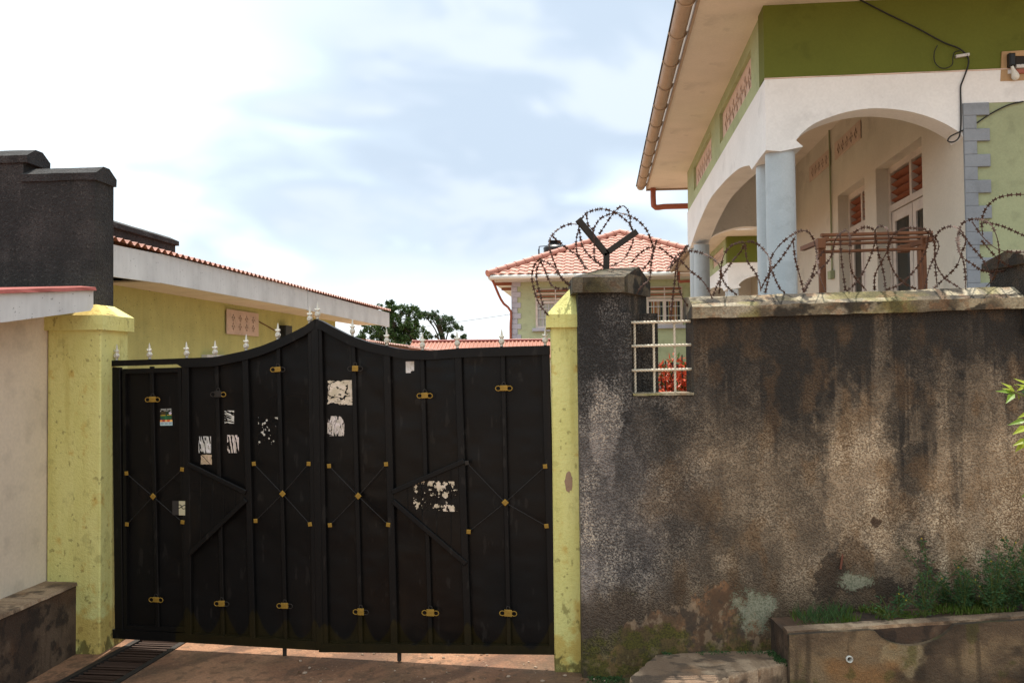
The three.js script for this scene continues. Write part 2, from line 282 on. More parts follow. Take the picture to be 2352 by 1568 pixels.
/** scattered grains: [roundness, tone] of the nearest grain, one per cell at most */
function dots(x, y) {
  const xi = Math.floor(x), yi = Math.floor(y); let b = 0, k = 0;
  for (let j = -1; j < 2; j++) for (let i = -1; i < 2; i++) { const a = xi + i, c = yi + j, h = hsh(a + 7, c + 3), r = 0.32 + 0.42 * hsh(a + 91, c + 17); if (h < 0.3) continue; const dx = a + hsh(a, c) - x, dy = c + hsh(a + 31, c + 57) - y, d = 1 - (dx * dx + dy * dy) / (r * r); if (d > b) { b = d; k = hsh(a + 11, c + 71); } }
  return [Math.sqrt(b), k];
}
const blob = (px, py, cx, cy, rx, ry, n) => { const d = Math.hypot((px - cx) / rx, (py - cy) / ry) + n; return 1 - sst(0.75, 1.1, d); };
let T_WALL, T_WALLB;
{
  const w = 1792, h = 1448, bump = new Uint8Array(w * h * 4);
  T_WALL = tex(w, h, (u, v) => {
    const x = WU0 + u * (WU1 - WU0), y = WV0 + v * (WV1 - WV0), [px, py] = wallPx(x, y);
    const n1 = fbm(x * 3, y * 3, 4), n2 = fbm(x * 9 + 5, y * 5, 4), st = fbm(x * 13, y * 1.3 + 4, 4), st2 = fbm(x * 5 + 9, y * 0.9, 3);
    const [dA, kA] = dots(x * 92, y * 92), [dB, kB] = dots(x * 155 + 40, y * 155), pit = Math.max(dA, 0.8 * dB), pit2 = vn(x * 240 + 9, y * 240), lump = vn(x * 70 + 4, y * 70);
    const wob = (fbr(x * 5 + 5, y * 4, 7) - 0.5) * 2.2;
    const grey = 1 - sst(1420, 1660, px + 220 * (n1 - 0.5));
    // how far the black film has weathered off
    let clean = 0.15 + 0.5 * (n1 - 0.5) + 0.36 * (st2 - 0.5) + 0.26 * (st - 0.5) + 0.75 * (fbr(x * 4 + 2, y * 3, 6) - 0.5);
    clean += 0.52 * sst(860, 1120, py + 130 * (st2 - 0.5)) * mix(0.35, 1, sst(1520, 1700, px + 160 * (n1 - 0.5)));
    clean += 0.4 * blob(px, py, 1960, 1120, 90, 200, wob) + 0.32 * blob(px, py, 2260, 1080, 150, 260, wob) - 0.35 * blob(px, py, 2080, 1010, 60, 190, wob);
    clean += 0.25 * grey * sst(820, 1000, py) + 0.35 * blob(px, py, 1385, 1010, 34, 150, wob) + 0.3 * blob(px, py, 1345, 1230, 16, 200, wob) - 0.2 * blob(px, py, 1560, 1000, 120, 70, wob);
    clean = Math.max(0, Math.min(1, clean));
    const film = mix3([33, 28, 23], [29, 27, 26], grey), body = mix3([139, 119, 96], [132, 124, 120], grey);
    // runs below the coping
    const run = sst(0.0, 0.2, 0.15 + 1.25 * (fbr(x * 9, 3, 5) - 0.42) - (py - 730) / 900 + 0.25 * (fbr(x * 30, y * 2, 4) - 0.5)); clean -= 0.24 * run * (px > 1594 ? 1 : 0.6); clean = Math.max(0, clean);
    let c = mix3(film, body, clean);
    c = mix3(c, [104, 74, 44], sst(0.5, 0.7, n2) * 0.4 * (1 - grey));
    // aggregate: pale stones in a darker paste
    const stone = sst(0.25, 0.85, pit) * (0.35 + 0.65 * (dA > 0.8 * dB ? kA : kB)); c = mix3(c, mix3(mix3([112, 100, 86], [170, 164, 158], grey), [196, 178, 152], clean), stone * (0.18 + 0.42 * clean + 0.16 * grey) * (0.35 + 1.1 * sst(0.35, 0.65, fbr(x * 6 + 11, y * 6, 5))));
    c = mix3(c, [30, 25, 20], (1 - sst(0.0, 0.5, pit)) * (0.26 - 0.06 * clean) * (0.4 + 1.2 * pit2));
    let hgt = 0.7 * pit + 0.2 * lump + 0.1 * pit2, smooth = 0;
    // foot of the wall: render fallen away, mud, moss, lichen
    const peel = sst(-0.04, 0.02, (py - 1360) / 400 + (fbr(x * 6 + 2, y * 5, 7) - 0.5) * 0.75 - 0.3 * Math.abs((px - 1600) / 220) ** 3);
    if (peel > 0) { const q = fbr(x * 12, y * 9, 6); let k = mix3([84, 58, 38], [152, 106, 70], sst(0.38, 0.72, q)); k = mix3(k, [44, 38, 34], sst(0.47, 0.62, fbr(x * 8 + 7, y * 7 + 2, 6)) * 0.8); k = mix3(k, [176, 150, 122], sst(0.56, 0.66, fbr(x * 18, y * 12, 5)) * 0.7); c = mix3(c, k, peel * 0.72); smooth = Math.max(smooth, peel); }
    const foot = sst(1290, 1400, py + 120 * (n2 - 0.5)); c = mix3(c, [56, 41, 26], foot * 0.62 * (1 - peel * 0.6));
    const sw = (fbr(x * 9, y * 9 + 3, 7) - 0.5) * 4.2, soot = blob(px, py, 1905, 1318, 30, 44, sw) + blob(px, py, 2110, 1310, 30, 50, sw) + blob(px, py, 2010, 1345, 90, 22, sw); c = mix3(c, [38, 29, 20], Math.min(1, soot) * 0.6);
    const moss = sst(0.5, 0.66, fbr(x * 8 + 3, y * 8, 7) * 0.7 + 0.32 * sst(1330, 1520, py) * (px < 1800 ? 1 : 0.7) + 0.16 * blob(px, py, 1430, 1490, 120, 70, 0) - 0.02); c = mix3(c, mix3([52, 50, 14], [82, 78, 20], pit), moss * (0.35 + 0.5 * sst(0.4, 0.6, fbr(x * 20, y * 20, 4))));
    const lich = Math.max(blob(px, py, 1722, 1412, 50, 44, sw * 0.7 + (pit - 0.5) * 0.6), blob(px, py, 1960, 1332, 34, 20, sw * 0.8 + (pit - 0.5) * 0.6)); c = mix3(c, mix3([104, 110, 90], [150, 152, 132], pit), lich * 0.75); smooth = Math.max(smooth, lich);
    const hole = blob(px, py, 2002, 1196, 16, 12, wob * 2); c = mix3(c, [50, 34, 22], hole * 0.8);
    hgt = mix(hgt, 0.25 + 0.2 * n2, smooth) - 0.3 * hole;
    const i = Math.floor(u * w), j = Math.floor(v * h), o = (j * w + i) * 4; bump[o] = bump[o + 1] = bump[o + 2] = 255 * Math.max(0, hgt); bump[o + 3] = 255;
    return c;
  }, true, THREE.ClampToEdgeWrapping);
  T_WALLB = new THREE.DataTexture(bump, w, h); T_WALLB.magFilter = THREE.LinearFilter; T_WALLB.minFilter = THREE.LinearMipmapLinearFilter; T_WALLB.generateMipmaps = true; T_WALLB.needsUpdate = true;
}
const mWall = new THREE.MeshStandardMaterial({ map: T_WALL, bumpMap: T_WALLB, bumpScale: 0.007, roughness: 0.93, side: THREE.DoubleSide });
function wallUV(g, ox = 0, oz = 0) { // faces turned aside go on in the same render
  const p = g.attributes.position, n = g.attributes.normal, uv = g.attributes.uv;
  for (let i = 0; i < p.count; i++) { const x = p.getX(i) + ox + (Math.abs(n.getX(i)) > 0.7 ? -(p.getZ(i) + oz) : 0), y = p.getY(i) + (Math.abs(n.getY(i)) > 0.7 ? p.getZ(i) * 0.7 : 0); uv.setXY(i, (x - WU0) / (WU1 - WU0), (y - WV0) / (WV1 - WV0)); }
  return g;
}
/** mossy, flaking cement of copings and caps */
const T_COPE = tex(1024, 512, (u, v) => {
  const a = fbm(u * 10, v * 5, 5, 0), f = fbm(u * 40, v * 20, 3), p = sst(0.5, 0.56, fbm(u * 16 + 2, v * 8 + 3, 5)), q = sst(0.54, 0.6, fbm(u * 9 + 8, v * 5 + 1, 5)), g = vn(u * 300, v * 150);
  let c = mix3([96, 84, 66], [170, 158, 132], sst(0.3, 0.68, a)); c = mix3(c, [46, 40, 32], p * 0.8); c = mix3(c, [196, 186, 164], q * 0.6); c = mix3(c, [120, 112, 52], sst(0.58, 0.7, fbm(u * 7 + 20, v * 3, 4)) * 0.55); c = mix3(c, [150, 106, 72], sst(0.6, 0.72, f) * 0.35);
  const k = 0.86 + 0.26 * g; return [c[0] * k, c[1] * k, c[2] * k];
});
T_COPE.repeat.set(0.42, 0.84);
const mCope = new THREE.MeshStandardMaterial({ map: T_COPE, color: new THREE.Color().setRGB(0.72, 0.70, 0.69), bumpMap: rep(T_GRIT, 0.3), bumpScale: 0.006, roughness: 0.95, side: THREE.DoubleSide });
{
  const TH = 0.24, cut = (px, py) => wp(px, py);
  const lx = cut(1331, 1000)[0], pierR = cut(1425, 700)[0], jamb = cut(1451, 800)[0], openR = cut(1594, 800)[0];
  const yStep = cut(1440, 716)[1], ySill = cut(1520, 909)[1], yCap = cut(1370, 672)[1], cA = cut(1594, 732), cB = cut(2352, 709);
  const slope = (cB[1] - cA[1]) / (cB[0] - cA[0]), xEnd = cB[0] + 0.5, yEnd = cA[1] + slope * (xEnd - cA[0]);
  part(wall, 'render', wallUV(ext([[lx, -0.1], [xEnd, -0.1], [xEnd, yEnd], [openR, cA[1]], [openR, ySill], [jamb, ySill], [jamb, yStep], [pierR, yStep], [pierR, yCap], [lx, yCap]], -TH, 0)), mWall);
  part(wall, 'sill', sweepX([[0, 0.012], [0.014, 0.008], [0.014, -TH - 0.01], [0, -TH - 0.01]], jamb + 0.004, openR - 0.004, 12, 0.004).translate(0, ySill + 0.003, 0), mCope);
  // coping with weathered top, rising to the right
  const h1 = cut(1594, 703)[1] - cA[1], h2 = cut(1594, 679)[1] - cA[1];
  part(wall, 'coping', sweepX([[0, 0.035], [h1 * 0.9, 0.04], [h1, 0.028], [h2, -0.075], [h2 + 0.004, -TH + 0.04], [h1, -TH - 0.03], [0, -TH - 0.03]], openR - 0.012, xEnd, 110, 0.006, slope).translate(0, cA[1], 0), mCope);
  // pier: oblique right flank and a lower block behind the opening
  const bx = at(1485, 690, WZ + 0.34).x - 0.42, bb = at(1505, 800, WZ + 0.36).x - 0.42, y1 = hit(wall, 'z', -0.36, 1470, 722).y;
  const flank = new THREE.Shape([[lx, TH], [pierR, 0.002], [bx, 0.34], [lx, 0.34]].map(q => new THREE.Vector2(...q)));
  let g = new THREE.ExtrudeGeometry(shp([[lx + 0.003, TH], [pierR, TH], [pierR, 0.004], [bx, 0.34], [lx + 0.003, 0.34]]), { depth: yCap - yStep + 0.06, bevelEnabled: false });
  g = uvm(remap(g, (a, b, c) => [a, yStep - 0.06 + c, -b])); part(wall, 'pier_flank', wallUV(g), mWall);
  part(wall, 'pier_block', wallUV(box(lx + 0.01, bb, -0.1, y1, -0.62, -TH - 0.002)), mWall);
  // hipped cap
  const c0 = cut(1314, 672)[0], cz0 = 0.05, top = cut(1400, 610)[1], h3 = cut(1320, 640)[1];
  const cx1 = bx + 0.03, cap = [];
  const lo = [[c0, cz0], [pierR + 0.02, cz0], [cx1, -0.36], [c0, -0.36]], rg = [[c0 + 0.17, -0.11], [cx1 - 0.10, -0.17]];
  const Y0 = yCap - 0.002, q = (a, b, c, d) => cap.push(...a, ...b, ...c, ...a, ...c, ...d), up = (p, y) => [p[0], y, p[1]];
  for (let i = 0; i < 4; i++) { const a = lo[i], b = lo[(i + 1) % 4]; q(up(a, Y0), up(b, Y0), up(b, h3 + 0.004), up(a, h3 + 0.004)); }
  const r0 = up(rg[0], top - 0.01), r1 = up(rg[1], top + 0.012), H = lo.map(p => up(p, h3 + 0.004));
  q(H[0], H[1], r1, r0); cap.push(...H[1], ...H[2], ...r1); q(H[2], H[3], r0, r1); cap.push(...H[3], ...H[0], ...r0); q(...lo.map(p => up(p, Y0)));
  g = new THREE.BufferGeometry(); g.setAttribute('position', new THREE.Float32BufferAttribute(cap, 3)); g.computeVertexNormals();
  const mCap = mCope.clone(); mCap.color.setRGB(0.22, 0.20, 0.185); part(wall, 'pier_cap', uvm(g), mCap);
  // pier at the far right end
  const e0 = cut(2337, 620)[0], e1 = cut(2345, 592)[1], e2 = cut(2345, 655)[1];
  part(wall, 'end_pier', wallUV(box(e0 + 0.02, xEnd + 0.2, e2 - 0.3, e1 - 0.04, -TH - 0.1, 0.045)), mWall);
  part(wall, 'end_cap', sweepX([[0, 0.07], [0.05, 0.07], [0.1, -0.1], [0.05, -0.4], [0, -0.4]], e0, xEnd + 0.2, 6, 0.004).translate(0, e1 - 0.04, 0), mCap);
  // window grille of twisted bars
  const gz = -0.07, gx = px => hit(wall, 'z', gz, px, 800).x, gy = py => hit(wall, 'z', gz, 1520, py).y;
  const gri = thing('window_grille', 'cream painted grille of twisted steel bars in the wall opening', 'grille', [0.42, ySill + 0.016, -WZ + gz]);
  const tw = (l, r) => { const b = new THREE.BoxGeometry(l, r, r, Math.round(l * 160), 1, 1); return strip(remap(b, (x, y, z) => { const a = x * 75, cs = Math.cos(a), sn = Math.sin(a); return [x + l / 2, y * cs - z * sn, y * sn + z * cs]; })); };
  const Y = py => gy(py) - ySill - 0.016;
  for (const py of [740, 794, 850]) { const x0 = jamb + 0.002, l = openR - jamb - 0.004, m = part(gri, 'cross_bar', tw(l, 0.0125), M.grille); m.position.set(x0, Y(py), 0); m.rotation.z = 0.012; }
  for (const px of [1459, 1503, 1551]) { const l = Y(740) + 0.012, m = part(gri, 'upright_bar', tw(l, 0.011), M.grille); m.position.set(gx(px), 0, -0.015); m.rotation.z = Math.PI / 2; }
}

// ------------------------------------------------------------------ the gate: two leaves
const gA = [at(262, 1400, 6.0).x, 6.0], gB = [at(1278, 1400, 5.45).x, 5.45];
const gTurn = Math.atan2(gB[1] - gA[1], gB[0] - gA[0]), gLen = Math.hypot(gB[0] - gA[0], gB[1] - gA[1]);
const leafL = thing('gate_leaf', 'black sheet-metal gate leaf with pedestrian door, hung on the taller yellow pillar', 'gate', [gA[0], 0, -gA[1]], gTurn, 'leaves of the black gate');
const leafR = thing('gate_leaf', 'black sheet-metal gate leaf with large torn notices, beside the roughcast wall', 'gate', [gB[0], 0, -gB[1]], gTurn, 'leaves of the black gate');
const gp = (px, py, z = 0) => { const h = hit(leafL, 'z', z, px, py); return [h.x, h.y]; };        // along the whole gate
const topCurve = [[262, 828], [345, 825.5], [429, 822.6], [500, 820], [567, 806], [605, 795], [641, 780.5], [675, 765], [708, 748], [727, 733], [739, 735], [773, 753.5], [811, 772.5], [856, 787.5], [891, 794.5], [920, 801], [950, 804.5], [992, 805], [1057, 800], [1155, 796.5], [1263, 793.5]];
const topY = px => { for (let i = 1; i < topCurve.length; i++) if (px <= topCurve[i][0]) { const [a, b] = [topCurve[i - 1], topCurve[i]]; return a[1] + (b[1] - a[1]) * (px - a[0]) / (b[0] - a[0]); } return 793.5; };
const botY = px => px < 737 ? 1461.5 + (px - 266) * (1489 - 1461.5) / 470 : 1493 + (px - 737) * 6 / 544;
// bars: survey x at top and foot, width
const barsL = [[272, 279, .060], [351, 366, .026], [430, 437, .050], [500, 515, .026], [567, 585, .040], [641, 659, .026], [718, 729, .045]];
const barsR = [[735, 750, .045], [813, 831, .028], [891, 909, .045], [971, 991, .028], [1054, 1078, .045], [1156, 1171, .028], [1254, 1272, .048]];
const GW = gLen + 0.1, GH = 2.35;
const footXs = [...barsL, ...barsR].map(b => gp(b[1], botY(b[1]))[0]);
const T_GATE = tex(1536, 1088, (u, v) => {
  const x = u * GW - 0.05, y = v * GH; let d = 9; for (const f of footXs) d = Math.min(d, Math.abs(x - f));
  const n = fbm(x * 3, y * 3, 4), sc = sst(0.70, 0.78, fbm(x * 30, y * 8, 4)), fine = vn(x * 220, y * 220);
  let c = mix3([14, 14, 15], [22, 19, 17], n); c = mix3(c, [62, 58, 54], sc * 0.3);
  const wash = sst(0.6, 0.8, fbm(x * 5 + 3, y * 1.2, 4)); c = mix3(c, [34, 27, 21], wash * 0.5);
  const edge = 0.095 + (0.08 + 0.2 * fbm(x * 2.3 + 5, 1, 3)) / (1 + (d * 20) ** 2) + 0.07 * (fbm(x * 5, y * 2, 4) - 0.5), rust = x > 0.47 ? 1 - sst(edge - 0.012, edge + 0.012, y + 0.012 * (fbm(x * 30, y * 30, 3) - 0.5)) : 0;
  c = mix3(c, mix3([32, 27, 9], [52, 41, 11], fbm(x * 12, y * 12, 3)), rust * 0.65);
  const k = 0.92 + 0.16 * fine; return [c[0] * k, c[1] * k, c[2] * k];
}, true, THREE.ClampToEdgeWrapping);
const mGate = new THREE.MeshPhysicalMaterial({ map: T_GATE, roughness: 0.75, roughnessMap: rep(T_DENT, 0.9), specularIntensity: 0.25, bumpMap: rep(T_DENT, 0.33), bumpScale: 0.012, side: THREE.DoubleSide });
const mGateBar = new THREE.MeshPhysicalMaterial({ map: T_GATE, roughness: 0.5, specularIntensity: 0.3, side: THREE.DoubleSide });
function gateUV(g) { const p = g.attributes.position, uv = g.attributes.uv; for (let i = 0; i < p.count; i++) uv.setXY(i, (p.getX(i) + 0.05) / GW, p.getY(i) / GH); return g; }
function gput(leaf, name, g, m, z = 0) { if (m === mGate || m === mGateBar) gateUV(g); if (leaf === leafR) g.translate(-gLen, 0, 0); return part(leaf, name, g, m); }
{
  for (const [leaf, bars, x0, x1] of [[leafL, barsL, 262, 728.5], [leafR, barsR, 730, 1263]]) {
    const isL = leaf === leafL;
    for (let i = 0; i + 1 < bars.length; i++) {                      // sheets
      const a = bars[i], b = bars[i + 1], pts = [gp(a[1], botY(a[1]) - 10), gp(b[1], botY(b[1]) - 10)];
      for (let k = 8; k >= 0; k--) { const x = a[0] + (b[0] - a[0]) * k / 8; pts.push(gp(x, topY(x) + (isL && i < 2 ? 23 : 8))); }
      const g = ext(pts, -0.004 - i % 2 * 0.002, -0.001 - i % 2 * 0.002); gput(leaf, 'sheet_panel', g, mGate);
    }
    bars.forEach((b, i) => gput(leaf, 'upright', bar(gp(b[1], botY(b[1]) - 4), gp(b[0], topY(b[0]) + 16), b[2], 0.0005, b[2] > 0.035 ? 0.034 : 0.024), mGateBar));
    // top rail follows the curve
    const up = [], lo = []; for (let k = 0; k <= 40; k++) { const x = x0 + (x1 - x0) * k / 40; up.push(gp(x, topY(x))); lo.push(gp(x, topY(x) + (x < 421 ? 13 : 21))); }
    gput(leaf, 'top_rail', ext([...lo, ...up.reverse()], -0.012, 0.042), mGateBar);
    const f0 = isL ? 266 : 737.5, f1 = isL ? 736 : 1281, bl = []; for (const x of [f0, f1]) bl.push(gp(x, botY(x)), gp(x - 0.3, botY(x) - 20));
    gput(leaf, 'bottom_rail', ext([bl[0], bl[2], bl[3], bl[1]], -0.012, 0.039), mGateBar);
  }
  gput(leafL, 'closing_strip', bar(gp(739.5, botY(730) - 3), gp(727.5, 742), 0.045, 0.0345, 0.0405), mGateBar);
  // pedestrian door: own frame with a light gap above
  const inner = [[286, 847], [420, 843.5], [436, 1449], [289, 1444]].map(q => gp(...q));
  const din = [[293, 858], [413, 854], [427, 1438], [297, 1434]].map(q => gp(...q));
  gput(leafL, 'door_frame', ext(inner, 0.0006, 0.028, [din]), mGateBar);
  // chevron plates
  for (const [leaf, tri] of [[leafL, [[438, 1064], [571, 1129], [571, 1146], [441, 1270]]], [leafR, [[1070, 1057], [1074, 1292], [906, 1148], [905, 1128]]]]) {
    gput(leaf, 'chevron_plate', ext(tri.map(q => gp(...q)), 0.0008, 0.030), mGate);
    const L = leaf === leafL; for (const [a, b] of L ? [[tri[0], tri[1]], [tri[3], tri[2]]] : [[tri[3], tri[0]], [tri[2], tri[1]]]) gput(leaf, 'chevron_rail', bar(gp(...a), gp(...b), 0.03, 0.0305, 0.047), mGateBar);
    for (let k = 1; k < 5; k++) { const x = L ? 440 + k * 26 : 906 + k * 33, t = k / 5, ya = L ? 1064 + 65 * t + 8 : 1128 - 71 * t + 8, yb = L ? 1270 - 124 * t - 8 : 1148 + 144 * t - 8; gput(leaf, 'chevron_rib', bar(gp(x + 1, yb), gp(x, ya), 0.006, 0.0302, 0.0335), mGateBar); }
  }
  // plaques with loops, small squares and thin tie rods
  const loopGeo = strip(new THREE.TorusGeometry(0.017, 0.0032, 6, 18));
  const plaque = (px, py, w, h, turn, m, loops) => {
    const leaf = px < 729 ? leafL : leafR, [x, y] = gp(px, py, 0.04);
    const g = bbox(-w / 2, w / 2, -h / 2, h / 2, 0.035, 0.041, 0.002); g.rotateZ(turn); g.translate(x, y, 0); const pm = gput(leaf, 'plaque', g, m), lput = (l, mm) => { if (leaf === leafR) l.translate(-gLen, 0, 0); part(pm, 'loop', l, mm); };
    if (loops) for (const s of [-1, 1]) { const l = loopGeo.clone(); l.scale(1, 0.85, 1); l.translate(x + s * (w / 2 + 0.012), y - 0.002, 0.038); lput(l, rnd() < 0.55 ? M.brass : M.iron); }
    if (loops) { const l = strip(new THREE.TorusGeometry(0.011, 0.003, 6, 14)); l.translate(x, y + h / 2 + 0.008, 0.037); lput(l, M.iron); }
  };
  for (const [x, y] of [[349, 917], [637, 848], [815, 846], [975, 908], [1157, 891], [357, 1377], [508, 1386], [653, 1391], [828, 1405], [988, 1407], [1167, 1408]]) plaque(x, y, 0.047 + rr(-.006, .006), 0.038 + rr(-.005, .005), rr(-0.08, 0.08), M.brass, true);
  plaque(500, 905, 0.05, 0.04, 0, M.iron, true);
  const X = [[[350, 1140], [289, 1087], [417, 1078], [290, 1204], [418, 1199]], [[648, 1134], [582, 1065], [708, 1065], [586, 1196], [711, 1204]], [[822, 1139], [755, 1070], [886, 1066], [757, 1206], [891, 1205]], [[1160, 1154], [1072, 1063], [1252, 1071], [1076, 1221], [1255, 1208]]];
  const mRod = mat([0.022, 0.021, 0.021], { map: null, rough: 0.4, spec: 0.5 });
  for (const [c, ...q] of X) {
    plaque(c[0], c[1], 0.032, 0.032, Math.PI / 4, M.brass, false);
    for (const e of q) { plaque(e[0], e[1], 0.026, 0.026, rr(-0.15, 0.15), e[0] === 1072 ? M.iron : M.brass, false); const leaf = c[0] < 729 ? leafL : leafR, a = gp(...c, 0.03), b = gp(...e, 0.03); gput(leaf, 'tie_rod', rod([a[0], a[1], 0.028], [b[0], b[1], 0.028], 0.0021, 6), mRod); }
  }
  // cast spear finials
  const prof = [[0, 0], [0.010, 0], [0.010, 0.006], [0.007, 0.010], [0.012, 0.016], [0.0175, 0.026], [0.0185, 0.034], [0.014, 0.044], [0.009, 0.050], [0.0145, 0.056], [0.016, 0.061], [0.010, 0.066], [0.0078, 0.072], [0.0062, 0.085], [0.003, 0.102], [0, 0.111]];
  const fin = lathe(prof, 12), ring = strip(new THREE.TorusGeometry(0.009, 0.0032, 6, 14)); ring.translate(0, 0.031, 0.0155);
  const lump = strip(new THREE.SphereGeometry(0.0045, 8, 6)), l1 = lump.clone(); l1.translate(-0.015, 0.064, 0.004); const l2 = lump.clone(); l2.translate(0.015, 0.064, 0.004);
  const finial = merge([fin, ring, l1, l2]);
  for (const x of [270, 346, 431, 496, 567, 640, 713, 731, 811, 890, 972, 1052, 1153, 1253]) {
    const leaf = x < 728 ? leafL : leafR, [u, v] = gp(x, topY(x) + 1), g = finial.clone(); g.rotateZ(rr(-0.03, 0.03)); g.translate(u, v + 0.004, 0.015); gput(leaf, 'spear_finial', g, M.silver);
    const st = strip(new THREE.CylinderGeometry(0.007, 0.008, 0.02, 8)); st.translate(u, v + 0.002, 0.015); gput(leaf, 'finial_stub', st, M.iron);
  }
  for (const [leaf, px] of [[leafL, 655], [leafR, 918]]) { const [u, v] = gp(px, botY(px)); gput(leaf, 'drop_bolt', rod([u, v - 0.055, 0.01], [u, v + 0.01, 0.01], 0.014, 8), M.iron); }
}
// paper glued to the gate: torn sheets with ragged alpha, a printed poster, a hand-lettered card
function torn(px0, py0, px1, py1, tint, f, res = 128, lift = 0) {
  const leaf = px0 < 729 ? leafL : leafR, a = gp(px0, py1, 0.006), b = gp(px1, py0, 0.006), w = b[0] - a[0], h = b[1] - a[1];
  const o = 20 * px0 + py0;
  const al = tex(res, res, (u, v) => g3(f(u, v, o) ? 255 : 0), false, THREE.ClampToEdgeWrapping), cm = tex(res, res, (u, v) => { const n = fbm(u * 7 + o, v * 7, 4), k = 0.78 + 0.3 * n; return [tint[0] * k, tint[1] * k, tint[2] * k * (0.92 + 0.12 * n)]; });
  const m = new THREE.MeshStandardMaterial({ map: cm, alphaMap: al, alphaTest: 0.5, transparent: true, roughness: 0.9, side: THREE.DoubleSide });
  const g = new THREE.PlaneGeometry(w, h); g.translate(a[0] + w / 2, a[1] + h / 2, 0.0025 + lift); gput(leaf, 'torn_paper', strip(g), m);
}
const edgeD = (u, v) => Math.min(u, 1 - u, v, 1 - v);
torn(931, 829, 951, 857, [205, 200, 198], (u, v, o) => edgeD(u, v) > 0.02 && !(u > 0.6 && v < 0.1 + 0.12 * vn(u * 9, o)));
torn(748, 871, 815, 931, [216, 200, 182], (u, v, o) => { const e = fbm(u * 6 + o, v * 6, 4); const cut = Math.abs(fbm(u * 4 + o, v * 4, 3) - 0.5) < 0.035 && v > 0.2 && u < 0.75; const dash = fbm(u * 10, v * 26 + o, 2) > 0.73; return (u > 0.96 - 0.1 * e ? u < 0.985 : true) && edgeD(u, v) > (u > 0.6 && v < 0.5 ? 0.015 : 0.03 + 0.22 * Math.max(0, e - 0.38)) && !cut && !dash; });
torn(751, 955, 791, 1001, [206, 194, 188], (u, v, o) => { const s = fbm(u * 13 + o, v * 2.2, 3); return Math.hypot((u - 0.5) / 0.5, (v - 0.42) / 0.6) < 0.72 + 0.55 * s && s > 0.3 && !(Math.abs(fbm(u * 8, v * 2 + o, 3) - 0.5) < 0.02); });
torn(514, 942, 537, 973, [214, 210, 206], (u, v, o) => fbm(u * 2.2 + o, v * 15 + u * 4, 3) > 0.40 + 0.16 * (1 - u) && edgeD(u, v) > 0.02);
torn(454, 1001, 484, 1041, [210, 206, 206], (u, v, o) => fbm(u * 12 + o + v * 2, v * 2.4, 3) > 0.42 + 0.12 * Math.max(0, v - 0.5) && edgeD(u, v) > 0.02);
torn(520, 998, 548, 1041, [214, 200, 196], (u, v, o) => fbm(u * 9 + o + v * 2, v * 3, 3) > 0.44 && edgeD(u, v) > 0.02);
torn(459, 1043, 486, 1067, [190, 166, 140], (u, v, o) => edgeD(u, v) > 0.02 + 0.2 * Math.max(0, fbm(u * 9 + o, v * 9, 3) - 0.45) && Math.abs(u + v * 0.8 - 0.88 + 0.1 * vn(u * 6, o)) > 0.035);
torn(592, 958, 647, 1020, [190, 186, 178], (u, v, o) => fbm(u * 11 + o, v * 9, 2) > 0.735 || Math.hypot(u - 0.05, v - 0.08) < 0.04);
torn(951, 1103, 1054, 1172, [204, 188, 168], (u, v, o) => { const top = v > 0.46, col = 0.07 * Math.cos((u * 6.2) * Math.PI * 2); return fbr(u * 8 + o, v * 5.5 + 2, 5) - col * 0.7 > (top ? 0.535 : 0.62) && edgeD(u, v) > 0.015; }, 256, 0.032);
{
  const a = gp(366, 977, 0.006), b = gp(394.5, 937.5, 0.006), c = document.createElement('canvas'); c.width = 256; c.height = 352; const k = c.getContext('2d');
  k.fillStyle = '#141512'; k.fillRect(0, 0, 256, 352); k.fillStyle = '#d8d6cf'; k.textAlign = 'center'; k.font = 'bold 34px sans-serif'; k.fillText('MAGIC TASTE', 128, 34, 240);
  k.font = 'bold 20px sans-serif'; k.fillText('CATERERS', 128, 58, 130); k.beginPath(); k.arc(16, 56, 9, 0, 7); k.arc(228, 56, 9, 0, 7); k.fill(); k.fillStyle = '#3c3212'; k.fillRect(30, 70, 90, 66); k.fillStyle = '#10301f'; k.fillRect(120, 70, 110, 66);
  k.fillStyle = '#c9a820'; k.fillRect(10, 138, 104, 12); k.fillRect(146, 134, 94, 12); k.fillStyle = '#14502e'; k.fillRect(10, 152, 230, 76); k.fillStyle = '#2c7a4c'; k.fillRect(104, 150, 12, 82); k.fillRect(140, 150, 8, 82); k.fillStyle = '#1c3450'; k.fillRect(10, 196, 40, 32);
  k.fillStyle = '#d8cfe0'; k.beginPath(); k.arc(212, 104, 28, 0, 7); k.fill(); k.strokeStyle = '#4a3a70'; k.lineWidth = 6; k.beginPath(); k.arc(212, 102, 12, 0.4, 5.6); k.stroke();
  ['#d88a4e', '#a33a2a', '#e2a25c', '#c9562e', '#e8b46a'].forEach((s, i) => { k.fillStyle = s; k.beginPath(); k.ellipse(28 + i * 50, 258, 32, 26, 0, 0, 7); k.fill(); });
  k.fillStyle = '#a9c2c6'; k.fillRect(0, 278, 256, 74); k.fillStyle = '#5a6f86'; for (const x of [10, 92, 176]) for (let r = 0; r < 4; r++) k.fillRect(x, 290 + r * 12, 66, 6);
  const t = new THREE.CanvasTexture(c); t.colorSpace = THREE.SRGBColorSpace; const g = new THREE.PlaneGeometry(b[0] - a[0], b[1] - a[1]); g.rotateZ(0.02); g.translate((a[0] + b[0]) / 2, (a[1] + b[1]) / 2, 0.0026); gput(leafL, 'printed_poster', strip(g), new THREE.MeshStandardMaterial({ map: t, roughness: 0.5, side: THREE.DoubleSide }));
}
